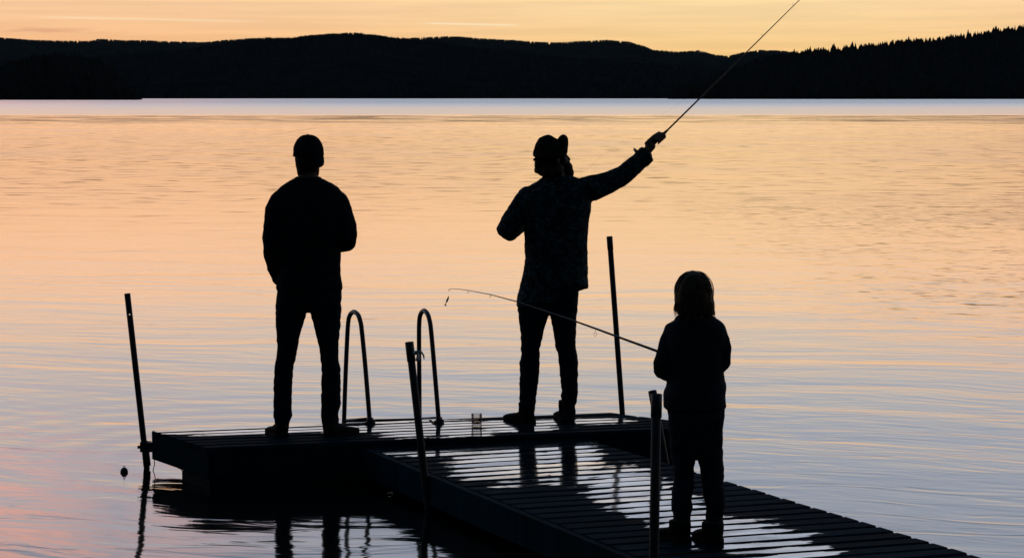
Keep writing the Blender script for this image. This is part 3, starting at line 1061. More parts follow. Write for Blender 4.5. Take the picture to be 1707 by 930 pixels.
def hand(mb, wrist, d, n, sc=1.0, curl=(0.5, 0.6, 0.4), thumb_side=1):
    """palm along d, fingers curling towards n"""
    d = Vector(d).normalized(); n = Vector(n); n = (n - d * n.dot(d)).normalized()
    s = d.cross(n) * thumb_side
    wv = Vector(wrist)
    rings = []
    for (t_, w_, h_) in ((-0.01, 0.026, 0.020), (0.02, 0.034, 0.018), (0.055, 0.042, 0.016), (0.085, 0.042, 0.013), (0.094, 0.036, 0.008)):
        c = wv + d * t_ * sc
        rings.append([c + s * (w_ * sc * math.cos(a)) + n * (h_ * sc * math.sin(a)) for a in (6.2832 * i / 14 for i in range(14))])
    mb.loft(rings)
    for k, (off, L_, r_) in enumerate(((0.030, 0.072, 0.0088), (0.010, 0.080, 0.0090), (-0.011, 0.074, 0.0086), (-0.031, 0.060, 0.0076))):
        p = wv + d * (0.086 - 0.006 * abs(k - 1)) * sc + s * off * sc
        dirv_ = (d + s * (0.06 - 0.05 * k)).normalized()
        path, rad = [p - dirv_ * 0.02 * sc, p], [r_ * sc, r_ * sc]
        tot = 0
        for j, f_ in enumerate((0.45, 0.31, 0.24)):
            tot += curl[j] * (1 + 0.08 * k)
            q = dirv_ * math.cos(tot) + n * math.sin(tot)
            p = p + q * (L_ * f_ * sc)
            path.append(p); rad.append(r_ * sc * (1 - 0.10 * (j + 1)))
        path.append(p + q * r_ * sc * 0.5); rad.append(r_ * sc * 0.4)
        mb.tube(path, rad, 8)
    p0 = wv + d * 0.028 * sc + s * 0.026 * sc
    t1 = (d * 0.55 + s * 0.65 + n * 0.45).normalized()
    t2 = (d * 0.85 + s * 0.15 + n * 0.45).normalized()
    mb.tube([p0 - t1 * 0.01 * sc, p0, p0 + t1 * 0.038 * sc, p0 + t1 * 0.038 * sc + t2 * 0.030 * sc, p0 + t1 * 0.038 * sc + t2 * 0.052 * sc],
            [0.016 * sc, 0.015 * sc, 0.0115 * sc, 0.0095 * sc, 0.005 * sc], 8)


def grip(mb, axis_p, axis_d, palm_from, sc=1.0, r_in=0.013, n_f=4):
    """a fist closed round a rod: axis_p is where the heel of the hand meets the rod, fingers follow along axis_d"""
    a = Vector(axis_d).normalized()
    q = Vector(palm_from); q = (q - a * q.dot(a)).normalized()       # from rod towards the back of the palm
    s = a.cross(q)
    base = Vector(axis_p)
    rings = []
    for (t_, w_, h_) in ((-0.035, 0.024, 0.020), (0.0, 0.032, 0.020), (0.035, 0.036, 0.017), (0.066, 0.025, 0.013), (0.098, 0.010, 0.007)):
        c = base + a * t_ * sc + q * (r_in + 0.014) * sc
        rings.append([c + s * (w_ * sc * math.cos(g)) + q * (h_ * sc * math.sin(g)) for g in (6.2832 * i / 14 for i in range(14))])
    mb.loft(rings)
    for k in range(n_f):
        off = (0.006 + 0.0205 * (3 - k)) + 0.012
        c = base + a * off * sc
        rr_ = (r_in + 0.009) * sc
        path, rad = [], []
        for j in range(9):
            g = 0.35 + 4.1 * j / 8 * (1.0 - 0.05 * k)
            sk = a * (0.012 * sc * j / 8)
            ex = 0.014 * sc * math.exp(-((j - 3.2) / 1.5) ** 2)             # the middle knuckle stands out
            path.append(c + sk + (q * math.cos(g) + s * math.sin(g)) * (rr_ + ex))
            rad.append((0.0092 - 0.00025 * j - 0.0003 * k) * sc)
        mb.tube(path, rad, 8)
    # thumb lies along the top of the handle
    p0 = base + a * 0.03 * sc + q * (r_in + 0.012) * sc - s * 0.022 * sc
    mb.tube([p0, p0 + a * 0.03 * sc - s * 0.006 * sc - q * 0.006 * sc, p0 + a * 0.062 * sc - q * 0.014 * sc, p0 + a * 0.086 * sc - q * 0.016 * sc + s * 0.006 * sc],
            [0.014 * sc, 0.0125 * sc, 0.0105 * sc, 0.006 * sc], 8)
    # forefinger reaches forward along the other side
    p1 = base + a * 0.070 * sc + s * (r_in + 0.009) * sc
    mb.tube([p1 - a * 0.02 * sc, p1, p1 + a * 0.026 * sc - s * 0.003 * sc, p1 + a * 0.044 * sc - s * 0.007 * sc], [0.0095 * sc, 0.0095 * sc, 0.0085 * sc, 0.005 * sc], 8)


def shoe(parent, heel, dirv_, L, W_, H_, name='shoe', shaft=0.0):
    """heel on the ground, toe along dirv_"""
    d = Vector((dirv_[0], dirv_[1], 0)).normalized()
    s = Vector((d.y, -d.x, 0))
    heel = Vector(heel)
    mb = MB()
    rings = []
    for (t_, w_, h_) in ((0.0, 0.45, 0.75), (0.04, 0.72, 0.98), (0.16, 0.80, 1.0), (0.30, 0.80, 0.98), (0.42, 0.84, 0.74), (0.58, 0.97, 0.56), (0.74, 1.0, 0.48), (0.88, 0.84, 0.40), (0.97, 0.52, 0.28), (1.0, 0.25, 0.20)):
        c = heel + d * (L * t_)
        r_ = []
        for i in range(16):
            a = 6.2832 * i / 16
            ca_, sa = math.cos(a), math.sin(a)
            x_ = math.copysign(abs(ca_) ** 0.8, ca_) * W_ / 2 * w_ * (1.0 if sa < 0.2 else 1 - 0.35 * sa)
            z_ = 0.012 + (H_ * h_ - 0.012) * (0.5 + 0.5 * math.copysign(abs(sa) ** 0.7, sa))
            r_.append(c + s * x_ + Vector((0, 0, z_)))
        rings.append(r_)
    mb.loft(rings)
    if shaft:
        c0_ = heel + d * (L * 0.19)
        mb.tube([c0_ + Vector((0, 0, H_ * 0.4)), c0_ + Vector((0, 0, shaft))], [W_ * 0.47, W_ * 0.50], 14)
    o = solidify(mb, name, M['shoe'], parent, voxel=0.007, smooth=3, folds=fold_noise(L * 31, 0.0015))
    sm = MB()
    rb, rt = [], []
    for (t_, w_) in ((0.0, 0.50), (0.02, 0.70), (0.08, 0.82), (0.25, 0.86), (0.42, 0.86), (0.6, 1.0), (0.76, 1.04), (0.88, 0.92), (0.96, 0.66), (1.01, 0.30)):
        rb.append((t_, w_))
    loop = [heel + d * (L * t_ - 0.004) + s * (W_ / 2 * w_ + 0.002) for t_, w_ in rb] + [heel + d * (L * t_ - 0.004) - s * (W_ / 2 * w_ + 0.002) for t_, w_ in reversed(rb)]
    sm.loft([[p + Vector((0, 0, 0.0015)) for p in loop], [p + Vector((0, 0, 0.022)) for p in loop]])
    so = link('sole', sm.mesh('sole', world_of(o)), M['sole'], o)
    return o


def strands(mb, roots, length, r0, down=1.0, seed=0):
    for (p, d) in roots:
        path = [p]
        q = Vector(d).normalized()
        for k in range(4):
            q = (q + Vector((0, 0, -0.35 * down)) + Vector((random.uniform(-.12, .12), random.uniform(-.12, .12), 0))).normalized()
            path.append(path[-1] + q * length / 4)
        mb.tube(path, [r0, r0, r0 * 0.8, r0 * 0.6, r0 * 0.2], 4)


# ---- man at the left: black jumper, jeans, cap turned backwards -----------
Y1 = onZ(513, 725, DECK).y
f1 = Fig(Y1)
base1 = onZ(513, 725, DECK)
LEG1L = [(724, 461, 480, 0.050), (712, 460, 481, 0.052), (702, 457.7, 484, 0.064), (692, 455.5, 487.2, 0.068), (680, 456, 486.3, 0.062), (660, 456.2, 486.6, 0.060), (640, 456.2, 487.5, 0.063),
         (620, 457.2, 488.2, 0.068), (608, 458.5, 490, 0.070), (600, 459.2, 493, 0.070), (591, 461, 494.6, 0.070), (580, 462.2, 496, 0.072), (566, 461.6, 498.4, 0.076), (548, 460, 503, 0.082), (530, 459.2, 508.6, 0.090), (512, 459.3, 515, 0.098), (496, 460, 518, 0.105)]
LEG1R = [(724, 538.5, 560, 0.050), (710, 537, 564, 0.054), (700, 536, 565, 0.062), (690, 535.3, 563, 0.066), (680, 535, 567.4, 0.068), (668, 535, 568.5, 0.064), (650, 535.4, 568, 0.062), (630, 535.8, 567.6, 0.064),
         (616, 536.2, 567.4, 0.068), (604, 535.2, 565.6, 0.070), (594, 534.2, 564.3, 0.070), (580, 531.8, 564.6, 0.073), (566, 528.6, 565.2, 0.077), (548, 524.6, 567, 0.083), (530, 520, 568.2, 0.092), (512, 514.6, 569.2, 0.100), (496, 511, 569.5, 0.105)]
HIP1 = [(520, 471, 558, 0.085), (514, 462, 568, 0.105), (508, 459.6, 569.3, 0.112), (494, 460.5, 569.6, 0.118), (480, 462, 569.6, 0.116), (466, 464, 568, 0.112)]
TOR1 = [(484, 462.5, 569, 0.118), (480, 461, 570.8, 0.122), (474, 461.5, 570, 0.122), (462, 463, 568.4, 0.120), (440, 464, 568, 0.120), (415, 464, 568, 0.122), (390, 462, 570, 0.126), (365, 459, 574, 0.126), (347, 455, 577, 0.120),
        (334, 455, 576, 0.110), (322, 458, 570, 0.098), (312, 465, 562, 0.086), (305, 477, 553, 0.076), (299, 488, 541, 0.068), (294, 494, 533, 0.062)]
ARM1L = [(468, 332, 0.0, 17), (461, 350, 0.0, 19), (457.3, 380, -0.01, 19.2), (455.5, 405, -0.02, 18.5), (456.5, 428, -0.01, 17.0), (461, 448, 0.03, 15.0), (466, 464, 0.06, 12.5)]
ARM1R = [(563, 335, 0.0, 17), (569, 350, 0.0, 18.5), (574.5, 375, -0.01, 19.2), (577.5, 396, -0.02, 18.8), (577, 404, 0.02, 16.5), (566, 407.5, 0.11, 14.5), (548, 406, 0.20, 12.5), (532, 402, 0.25, 10.5)]
sk = MB()
f1.column(sk, TOR1[:-3] + [(304, 484, 546, 0.07), (296, 496, 532, 0.060)], grow=-0.014)
sk.loft([f1.row(y, a, b_, t_, d_) for y, a, b_, t_, d_ in ((308, 496, 532, 0.060, -0.005), (298, 497, 531, 0.060, -0.003), (286, 497, 531, 0.060, 0.0), (270, 499, 528, 0.055, 0.0))])
f1.limb(sk, ARM1L, -0.014); f1.limb(sk, ARM1R, -0.012)
f1.column(sk, HIP1, grow=-0.014); f1.column(sk, LEG1L, grow=-0.012); f1.column(sk, LEG1R, grow=-0.012)
yaw1 = R(-32)
hc1 = f1.p(514.0, 262, 0.012)
head(sk, hc1, yaw1, 0.96, 0.05)
hand(sk, f1.p(466.5, 466, 0.062), (0.12, 0.25, -1), (1, 0.1, 0), 1.0, (0.35, 0.4, 0.3), 1)
hand(sk, f1.p(531, 402, 0.25), (-1, 0.25, 0.12), (0, -1, -0.2), 1.0, (0.55, 0.7, 0.5), 1)
person1 = solidify(sk, 'person', M['skin'], None, base1, voxel=0.0055, smooth=4)
tag(person1, 'man in black jumper, jeans and backward cap standing left of the ladder, back turned', 'person')
mb = MB(); f1.column(mb, TOR1); f1.limb(mb, ARM1L); f1.limb(mb, ARM1R)
for c_ in ((482, 463, 570, 0.121),):
    pass
solidify(mb, 'jumper', M['sweater'], person1, voxel=0.007, smooth=5, folds=fold_noise(1, 0.006, 7, 15))
mb = MB(); f1.column(mb, HIP1); f1.column(mb, LEG1L); f1.column(mb, LEG1R)
solidify(mb, 'trousers', M['jeans'], person1, voxel=0.007, smooth=4, folds=fold_noise(2, 0.004, 9, 34))
shoe(person1, onZ(471, 728.5, DECK) + Vector((0, 0, 0)), (-0.34, 0.94), 0.285, 0.105, 0.085)
shoe(person1, onZ(548, 728.5, DECK), (0.53, 0.85), 0.285, 0.105, 0.085)
# cap: crown, and the peak hanging over the nape
rot1 = Matrix.Rotation(-yaw1, 3, 'Z')
cap_c = f1.p(513.7, 255, 0.005)
mb = MB()
rings = []
for k in range(11):
    th = R(-14 + 104 * k / 10.3)
    rr_ = 0.090 * math.cos(th) ** 0.8 if th > 0 else 0.090
    z_ = 0.111 * math.sin(th) if th > 0 else 0.10 * math.sin(th)
    rings.append([cap_c + rot1 @ Vector((rr_ * math.cos(a), -0.004 + rr_ * 1.18 * math.sin(a), z_)) for a in (6.2832 * i / 28 for i in range(28))])
mb.loft(rings)
cap = solidify(mb, 'cap', M['cap'], person1, voxel=0.006, smooth=3, folds=fold_noise(3, 0.0012))
mb = MB()
top, bot = [], []
for j in range(6):
    t_ = j / 5
    rt, rb = [], []
    for i in range(13):
        a = -math.pi / 2 + R(52) * (i - 6) / 6
        ed = math.sqrt(max(0, 1 - (abs(i - 6) / 6.2) ** 2))
        tt = t_ * ed
        r_ = 0.093 + 0.012 * tt
        p = cap_c + rot1 @ Vector((r_ * math.cos(a), r_ * 1.08 * math.sin(a), -0.018 - 0.070 * tt))
        rt.append(p)
    top.append(rt)
mbp = MB()
allv = [p for r_ in top for p in r_]
inn = [p + (cap_c - p).normalized() * 0.006 for p in allv]
nn = len(allv)
fs = []
for j in range(5):
    for i in range(12):
        a = j * 13 + i
        fs.append((a, a + 1, a + 14, a + 13))
        fs.append((nn + a + 13, nn + a + 14, nn + a + 1, nn + a))
rim = [i for i in range(13)] + [13 * j + 12 for j in range(1, 6)] + [65 + i for i in range(11, -1, -1)] + [13 * j for j in range(4, 0, -1)]
for q in range(len(rim)):
    a, b_ = rim[q], rim[(q + 1) % len(rim)]
    fs.append((b_, a, nn + a, nn + b_))
mbp.add(allv + inn, fs)
link('peak', mbp.mesh('peak', world_of(cap), True), M['cap'], cap)
mb = MB()
mb.ellipsoid(cap_c + Vector((0, 0, 0.110)), 0.007, 0.007, 0.004, n=10, m_=5)
link('button', mb.mesh('button', world_of(cap), True), M['cap'], cap)

mb = MB()
f1.column(mb, [(294, 497, 531, 0.058, 0.0), (286, 495, 532, 0.066, 0.004), (276, 492.8, 533, 0.080, 0.008), (266, 491.6, 536, 0.092, 0.008), (256, 491, 537, 0.096, 0.008)])
solidify(mb, 'hair', M['hair_brown'], person1, voxel=0.006, smooth=3, folds=fold_noise(13, 0.002, 40, 20, 0.002))

# ---- man in the middle: hat, beard, leaf-print shirt, casting -------------
Y2 = onZ(908, 702, DECK).y
f2 = Fig(Y2)
base2 = onZ(908, 702, DECK)
LEG2L = [(700, 868, 890, 0.050), (690, 866, 891, 0.052), (682, 864, 891.8, 0.056), (668, 865.8, 893.6, 0.058), (650, 866, 895.6, 0.060), (635, 865.8, 897.4, 0.062), (618, 865.9, 898.8, 0.065), (605, 866, 899.6, 0.066), (596, 867.5, 900, 0.068), (588, 869, 899.4, 0.068),
         (580, 868, 899.6, 0.068), (574, 868.2, 902, 0.070), (566, 868.2, 903.8, 0.072), (553, 867.4, 906.4, 0.076), (540, 865.8, 909.8, 0.082), (526, 864, 914.6, 0.090), (513, 862.5, 917, 0.098), (500, 864, 918, 0.104), (488, 868, 920, 0.104)]
LEG2R = [(700, 938, 959.5, 0.050), (688, 939, 960, 0.052), (676, 939.2, 959.4, 0.054), (668, 936.4, 962, 0.062), (660, 935, 963, 0.064), (653, 936, 963.6, 0.062), (640, 934.5, 963, 0.060), (625, 933, 963.6, 0.062), (608, 931.8, 963.6, 0.066), (597, 930.6, 962.8, 0.068),
         (588, 929.6, 961.6, 0.068), (578, 925.4, 960, 0.070), (566, 924.8, 959.8, 0.074), (553, 922.4, 960.4, 0.078), (540, 919.8, 960.6, 0.084), (526, 917, 961.8, 0.092), (513, 914.8, 963, 0.100), (498, 914, 964.2, 0.104), (484, 914, 965, 0.104)]
HIP2 = [(524, 872, 956, 0.088), (518, 865, 962, 0.105), (508, 863, 963, 0.112), (494, 866, 964.2, 0.114), (478, 870, 966, 0.110), (462, 874, 967, 0.105)]
TOR2 = [(502, 861, 940, 0.124), (492, 862, 952, 0.124), (480, 865.5, 978, 0.124), (470, 868, 980.8, 0.122), (450, 873, 980.4, 0.120), (430, 875, 980, 0.120), (408, 874.4, 979.6, 0.124), (386, 873.5, 980, 0.126), (364, 872, 983, 0.126), (345, 868, 986, 0.122),
        (330, 866, 988, 0.112), (318, 868, 990, 0.100), (310, 880, 988, 0.088), (303, 893, 982, 0.078), (297, 901, 966, 0.068), (293, 904, 955, 0.060)]
ARM2L = [(882, 324, 0.0, 16), (872, 337, 0.0, 17), (863, 352, -0.01, 17.4), (852, 370, -0.02, 17.8), (845, 384, -0.01, 18.0), (850, 388, 0.05, 14.5), (864, 378, 0.14, 13), (882, 364, 0.22, 11)]
ARM2R = [(972, 316, 0.0, 21), (988, 314, 0.01, 22.5), (1004, 308.5, 0.02, 19.5), (1020, 302, 0.03, 18.0), (1038, 292.5, 0.05, 16.5), (1052, 281, 0.06, 15.6), (1064, 270, 0.07, 14.8), (1074, 260, 0.075, 14.6)]
HEM2 = MB()
sk = MB()
f2.column(sk, TOR2[:-2], grow=-0.014)
sk.loft([f2.row(y, a, b_, t_, d_) for y, a, b_, t_, d_ in ((312, 904, 944, 0.062, 0.0), (300, 906, 943, 0.060, 0.005), (286, 907, 940, 0.058, 0.01), (272, 908, 936, 0.056, 0.012))])
f2.limb(sk, ARM2L, -0.013)
f2.limb(sk, ARM2R[:-1] + [(1079, 252.5, 0.078, 8.5)], -0.010)
f2.column(sk, HIP2, grow=-0.014); f2.column(sk, LEG2L, grow=-0.012); f2.column(sk, LEG2R, grow=-0.012)
yaw2 = R(62)
hc2 = f2.p(921, 262, 0.02)
rot2 = head(sk, hc2, yaw2, 1.04, 0.10)
# casting hand closed round the cork
rod_d = (onY(1334, 0, Y2 + 0.80) - onY(1098, 232, Y2 + 0.085)).normalized()
hp = f2.p(1089.0, 240.5, 0.085)
grip(sk, hp, rod_d, Vector((-0.62, 0.25, 0.55)), 1.02, 0.012)
f2.limb(sk, [(1072, 259, 0.075, 8.0), (1079, 251.5, 0.08, 7.4), (1086, 243, 0.084, 7.6)])
hand(sk, f2.p(884, 362, 0.23), (0.85, 0.35, 0.35), (0, -0.9, 0.2), 1.0, (0.7, 0.8, 0.6), -1)
person2 = solidify(sk, 'person', M['skin'], None, base2, voxel=0.0055, smooth=3)
tag(person2, 'bearded man in hat and leaf print shirt raising a rod, standing at the platform edge', 'person')
mb = MB(); f2.column(mb, TOR2); f2.limb(mb, ARM2L); f2.limb(mb, ARM2R)
# the shirt tail hangs lower at the left because the right arm is raised
mb.loft([f2.row(y, a, b_, t_) for y, a, b_, t_ in ((512, 860.8, 880, 0.105), (508, 860.6, 893, 0.116), (504, 860.5, 905, 0.122), (498, 861, 925, 0.124), (488, 863, 952, 0.124))])
mb.loft([f2.row(y, a, b_, t_) for y, a, b_, t_ in ((481, 950, 981.3, 0.095), (476, 940, 981, 0.11), (466, 930, 980.6, 0.115))])
# rolled cuff
a_, b2 = f2.p(1069, 265.5, 0.073), f2.p(1079.5, 256.5, 0.078)
dcf = (b2 - a_).normalized()
mb.tube([a_ - dcf * 0.006, a_, b2, b2 + dcf * 0.004], [0.050, 0.060, 0.058, 0.044], 18)
solidify(mb, 'shirt', M['shirt'], person2, voxel=0.007, smooth=4, folds=fold_noise(4, 0.005, 8, 14))
mb = MB(); f2.column(mb, HIP2); f2.column(mb, LEG2L); f2.column(mb, LEG2R)
solidify(mb, 'trousers', M['jeans'], person2, voxel=0.007, smooth=3, folds=fold_noise(5, 0.004, 9, 36))
shoe(person2, onZ(885.5, 705.5, DECK), (-0.55, 0.83), 0.285, 0.105, 0.09, 'boot', 0.13)
shoe(person2, onZ(947, 702.5, DECK), (-0.16, 0.98), 0.285, 0.108, 0.09, 'boot', 0.13)
# watch on the casting wrist
mb = MB()
wc = f2.p(1066, 259, 0.072)
u_ = dcf.cross(Vector((0, 1, 0))).normalized(); v_ = dcf.cross(u_)
mb.tube([wc + (u_ * math.cos(t_) * -1 + v_ * math.sin(t_)) * 0.0535 for t_ in (6.2832 * i / 20 for i in range(21))], 0.006, 6)
wt = part('bracelet', mb, M['lure'], person2, True)
# hat
hatc = f2.p(917, 256, 0.012)
rh = Matrix.Rotation(R(-10), 3, 'Y') @ Matrix.Rotation(R(-6), 3, 'X')
mb = MB()
N_ = 32
for (x, y, d_, rx, ry, rz) in ((913, 252, 0.0, 23, 28, 27), (924, 251, 0.01, 18, 27, 19.5), (916.5, 259, 0.0, 29, 33, 6.5)):
    mb.ellipsoid(f2.p(x, y, d_ + 0.012), rx * f2.s, ry * f2.s, rz * f2.s)
mb.capsule(f2.p(892.5, 257, 0.0), f2.p(904, 238, 0.0), 5.0 * f2.s, 10.0 * f2.s)
mb.capsule(f2.p(938.8, 233.3, 0.03), f2.p(938, 252, 0.03), 9.1 * f2.s, 9.0 * f2.s)
mb.capsule(f2.p(938.5, 233, 0.075), f2.p(936, 252, 0.075), 6.5 * f2.s, 9.0 * f2.s)
mb.capsule(f2.p(938.5, 234, -0.015), f2.p(935, 252, -0.02), 6.5 * f2.s, 9.0 * f2.s)
hat = solidify(mb, 'hat', M['hat'], person2, voxel=0.006, smooth=3, folds=fold_noise(6, 0.003, 14, 14))
mb = MB()
top = []
NR = 7
for j in range(NR):
    t_ = j / (NR - 1)
    rr_ = []
    for i in range(N_):
        a = 6.2832 * i / N_
        front = max(0.0, math.cos(a - R(12))) ** 1.0
        back = max(0.0, math.cos(a - R(185)))
        rad = 0.090 + t_ * (0.052 - 0.034 * back - 0.026 * front)
        z = -0.008 + (0.045 * front ** 1.3 * t_ ** 1.6) - 0.014 * back * t_ + 0.006 * math.sin(2 * a + 1.0) * t_
        rr_.append(hatc + rh @ Vector((rad * math.cos(a) - 0.004, rad * 1.08 * math.sin(a), z)))
    top.append(rr_)
mb.loft(top + [[p + Vector((0, 0, -0.007)) for p in r_] for r_ in reversed(top)], cap=False)
o_ = len(mb.v)
for i in range(N_):
    j = (i + 1) % N_
    mb.f.append((N_ * (2 * NR - 1) + i, N_ * (2 * NR - 1) + j, j, i))
link('brim', mb.mesh('brim', world_of(hat), True), M['hat'], hat)
# hair at the nape and beard
mb = MB()
for (x, y, d_, rx, rz) in ((900, 274, -0.01, 10, 14), (905, 284, -0.02, 11, 11), (915, 286, -0.04, 14, 12), (898, 283, 0.0, 8.5, 8), (926, 284, -0.02, 14, 14)):
    mb.ellipsoid(f2.p(x, y, d_), rx * f2.s, rx * f2.s, rz * f2.s)
solidify(mb, 'hair', M['hair_brown'], person2, voxel=0.006, smooth=3, folds=fold_noise(7, 0.006, 30, 12, 0.004))
mb = MB()
for (x, y, d_, rx, rz) in ((939, 273, 0.05, 10.5, 6), (934, 268, 0.0, 10, 11), (942.5, 278, 0.05, 11.5, 10), (938, 272, 0.06, 11, 12), (942, 281, 0.07, 12, 12), (946, 288, 0.06, 11.5, 11), (949, 291, 0.06, 8.5, 11), (934, 286, 0.05, 13, 12)):
    mb.ellipsoid(f2.p(x, y, d_), rx * f2.s, rx * f2.s, rz * f2.s)
beard = solidify(mb, 'beard', M['hair_brown'], person2, voxel=0.006, smooth=3, folds=fold_noise(8, 0.006, 30, 12, 0.005))
mb = MB()
strands(mb, [(f2.p(random.uniform(940, 954), random.uniform(272, 292), random.uniform(0.02, 0.11)), (random.uniform(-0.1, 0.5), random.uniform(-0.2, 0.5), -0.8)) for i in range(70)], 0.045, 0.0016)
so = link('beard_strand', mb.mesh('beard_strand', world_of(beard)), M['hair_brown'], beard)
so['kind'] = 'stuff'

# fly rod in his hand
def interp_path(a, b_, n):
    return [a + (b_ - a) * (i / (n - 1)) for i in range(n)]
rod1 = empty('fishing_rod', hp, 'long thin casting rod pointing up right from the hand of the bearded man', 'fishing rod')
butt, tipd = hp - rod_d * 0.075, rod_d
mb = MB()
mb.tube([butt, butt + tipd * 0.02, butt + tipd * 0.10, butt + tipd * 0.18, butt + tipd * 0.222], [0.011, 0.0125, 0.0115, 0.0115, 0.007], 12)
part('handle', mb, M['cork'], rod1, True)
mb = MB()
sag = Vector((-0.035, 0.0, -0.03))
L_ = 2.35
blank = [butt + tipd * (0.19 + L_ * k) + sag * k * k for k in (0, 0.15, 0.3, 0.45, 0.6, 0.75, 0.9, 1.0)]
mb.tube(blank, [0.0062, 0.0054, 0.0045, 0.0037, 0.0028, 0.0023, 0.0018, 0.0014], 8)
part('blank', mb, M['rod_brown'], rod1, True)
sd = tipd.cross(Vector((0, 1, 0))).normalized()
for k in (1, 2, 3, 4, 5, 6):
    mb = MB()
    c = blank[k] + sd * 0.010
    mb.tube([c + (sd * math.cos(t_) + Vector((0, 1, 0)) * math.sin(t_)) * 0.006 for t_ in (6.2832 * i / 10 for i in range(11))], 0.0008, 5)
    part('guide', mb, M['steel'], rod1, True)
# line: back from the tip in a long loop
mb = MB()
lp = [blank[2], onY(1139, 168, Y2 + 0.5), onY(1070, 215, Y2 + 0.45), onY(1000, 262, Y2 + 0.4), onY(960, 300, Y2 + 0.6)]
mb.tube(lp, 0.0009, 5)
part('line', mb, M['line'], rod1, True)

# ---- child with a spinning rod -------------------------------------------
Y3 = onZ(1160, 900, WALK).y
f3 = Fig(Y3)
base3 = onZ(1160, 900, WALK)
LEG3L = [(893, 1124, 1151, 0.046), (875, 1122.5, 1152, 0.047), (858, 1121.5, 1152, 0.048), (848, 1120, 1153.8, 0.053), (836, 1119.4, 1154, 0.055), (820, 1118.8, 1155, 0.055), (808, 1122, 1156.5, 0.052), (795, 1123.4, 1157, 0.052), (780, 1122, 1157.4, 0.055), (765, 1119.4, 1159.6, 0.058), (750, 1117, 1162, 0.062), (730, 1115.4, 1165, 0.068), (710, 1113.8, 1166, 0.072), (690, 1113, 1166, 0.076)]
LEG3R = [(893, 1176, 1206, 0.046), (875, 1175.5, 1207, 0.047), (860, 1175.5, 1206, 0.048), (848, 1176.6, 1207.5, 0.053), (840, 1175, 1210, 0.056), (828, 1171.6, 1209.2, 0.056), (815, 1171, 1208, 0.055), (800, 1169.6, 1206.8, 0.054), (785, 1167, 1206.6, 0.055), (770, 1164.4, 1207, 0.058), (755, 1160.5, 1205.4, 0.062), (735, 1158, 1205.4, 0.068), (712, 1157, 1206.2, 0.074), (690, 1157, 1208, 0.078)]
HIP3 = [(764, 1130, 1192, 0.052), (758, 1119, 1203, 0.070), (745, 1117, 1205, 0.078), (720, 1114.6, 1206, 0.084), (700, 1113.5, 1207, 0.088), (680, 1112.5, 1209, 0.090), (665, 1113, 1207, 0.086)]
TOR3 = [(681, 1109, 1208.5, 0.100), (677, 1105.6, 1211, 0.104), (666, 1105, 1210.4, 0.104), (654, 1105.2, 1210.4, 0.102), (643, 1109, 1210.6, 0.098), (634, 1111, 1207.4, 0.095), (618, 1111, 1207, 0.096), (600, 1110, 1208, 0.098), (580, 1109, 1209.5, 0.098), (562, 1107, 1212, 0.095), (550, 1106.5, 1212, 0.088), (541, 1111, 1207.6, 0.078), (535, 1122, 1200, 0.070), (530, 1130, 1191, 0.064)]
ARM3L = [(1121, 550, 0.0, 14), (1114, 568, 0.0, 15), (1109, 588, -0.01, 15.2), (1104.5, 606, -0.02, 15.5), (1104.5, 617, 0.0, 15.8), (1111, 621, 0.08, 14.2), (1125, 613, 0.16, 12), (1136, 606, 0.22, 9.5)]
ARM3R = [(1199, 550, 0.0, 13), (1203, 568, 0.0, 14.4), (1204.2, 588, -0.01, 14.6), (1203.4, 604, -0.01, 14.8), (1198, 610, 0.06, 13.6), (1186, 610, 0.14, 12), (1172, 608, 0.21, 9.5)]
# spinning rod: straight butt, then the thin tip bends down under the lure
RODP = [(1178, 616.5), (1140, 602.0), (1094.7, 584.8), (1040, 565), (992.8, 547.6), (958.4, 535.2), (917, 521.5), (860, 502.3), (818, 491), (781, 484), (761.5, 481.6), (752, 481.2), (747.5, 482.6)]
def rod_y(x): return Y3 + 0.20 + (1178 - x) / 430.0 * 1.25
rodw = [onY(x, y, rod_y(x)) for x, y in RODP]
rdir = (rodw[2] - rodw[0]).normalized()
sk = MB()
f3.column(sk, TOR3[:-1], grow=-0.014)
sk.loft([f3.row(y, a, b_, t_, d_) for y, a, b_, t_, d_ in ((540, 1144, 1172, 0.042, 0.0), (528, 1145, 1171, 0.042, 0.0), (512, 1146, 1170, 0.042, 0.005))])
f3.limb(sk, ARM3L, -0.012); f3.limb(sk, ARM3R, -0.011)
f3.column(sk, HIP3, grow=-0.012); f3.column(sk, LEG3L, grow=-0.010); f3.column(sk, LEG3R, grow=-0.010)
hc3 = f3.p(1157.5, 494, 0.01)
head(sk, hc3, R(-8), 0.90, 0.0)
g1 = rodw[1] + rdir * 0.0
grip(sk, g1, rdir, Vector((0.15, -0.8, -0.45)), 0.74, 0.013)
grip(sk, rodw[0] + rdir * 0.01, rdir, Vector((0.25, -0.8, -0.45)), 0.74, 0.013)
person3 = solidify(sk, 'person', M['skin'], None, base3, voxel=0.005, smooth=3)
tag(person3, 'child with chin length hair in jacket and loose trousers standing on the walkway', 'person')
mb = MB(); f3.column(mb, TOR3); f3.limb(mb, ARM3L); f3.limb(mb, ARM3R)
jacket = solidify(mb, 'jacket', M['jacket'], person3, voxel=0.006, smooth=4, folds=fold_noise(9, 0.005, 10, 20))
mb = MB()
for i in range(14):
    a = 6.2832 * i / 14
    q = f3.p(1159.5, 530.5, 0.0) + Vector((0.080 * math.cos(a), 0.060 * math.sin(a) - 0.01, -0.004 + 0.012 * math.sin(a)))
    mb.ellipsoid(q, 0.021, 0.022, 0.017, n=10, m_=6)
mb.ellipsoid(f3.p(1160, 541, -0.060), 0.062, 0.034, 0.040)
hood = MB()
ho = solidify(mb, 'hood', M['jacket'], person3, voxel=0.006, smooth=5, folds=fold_noise(10, 0.004, 16, 20))
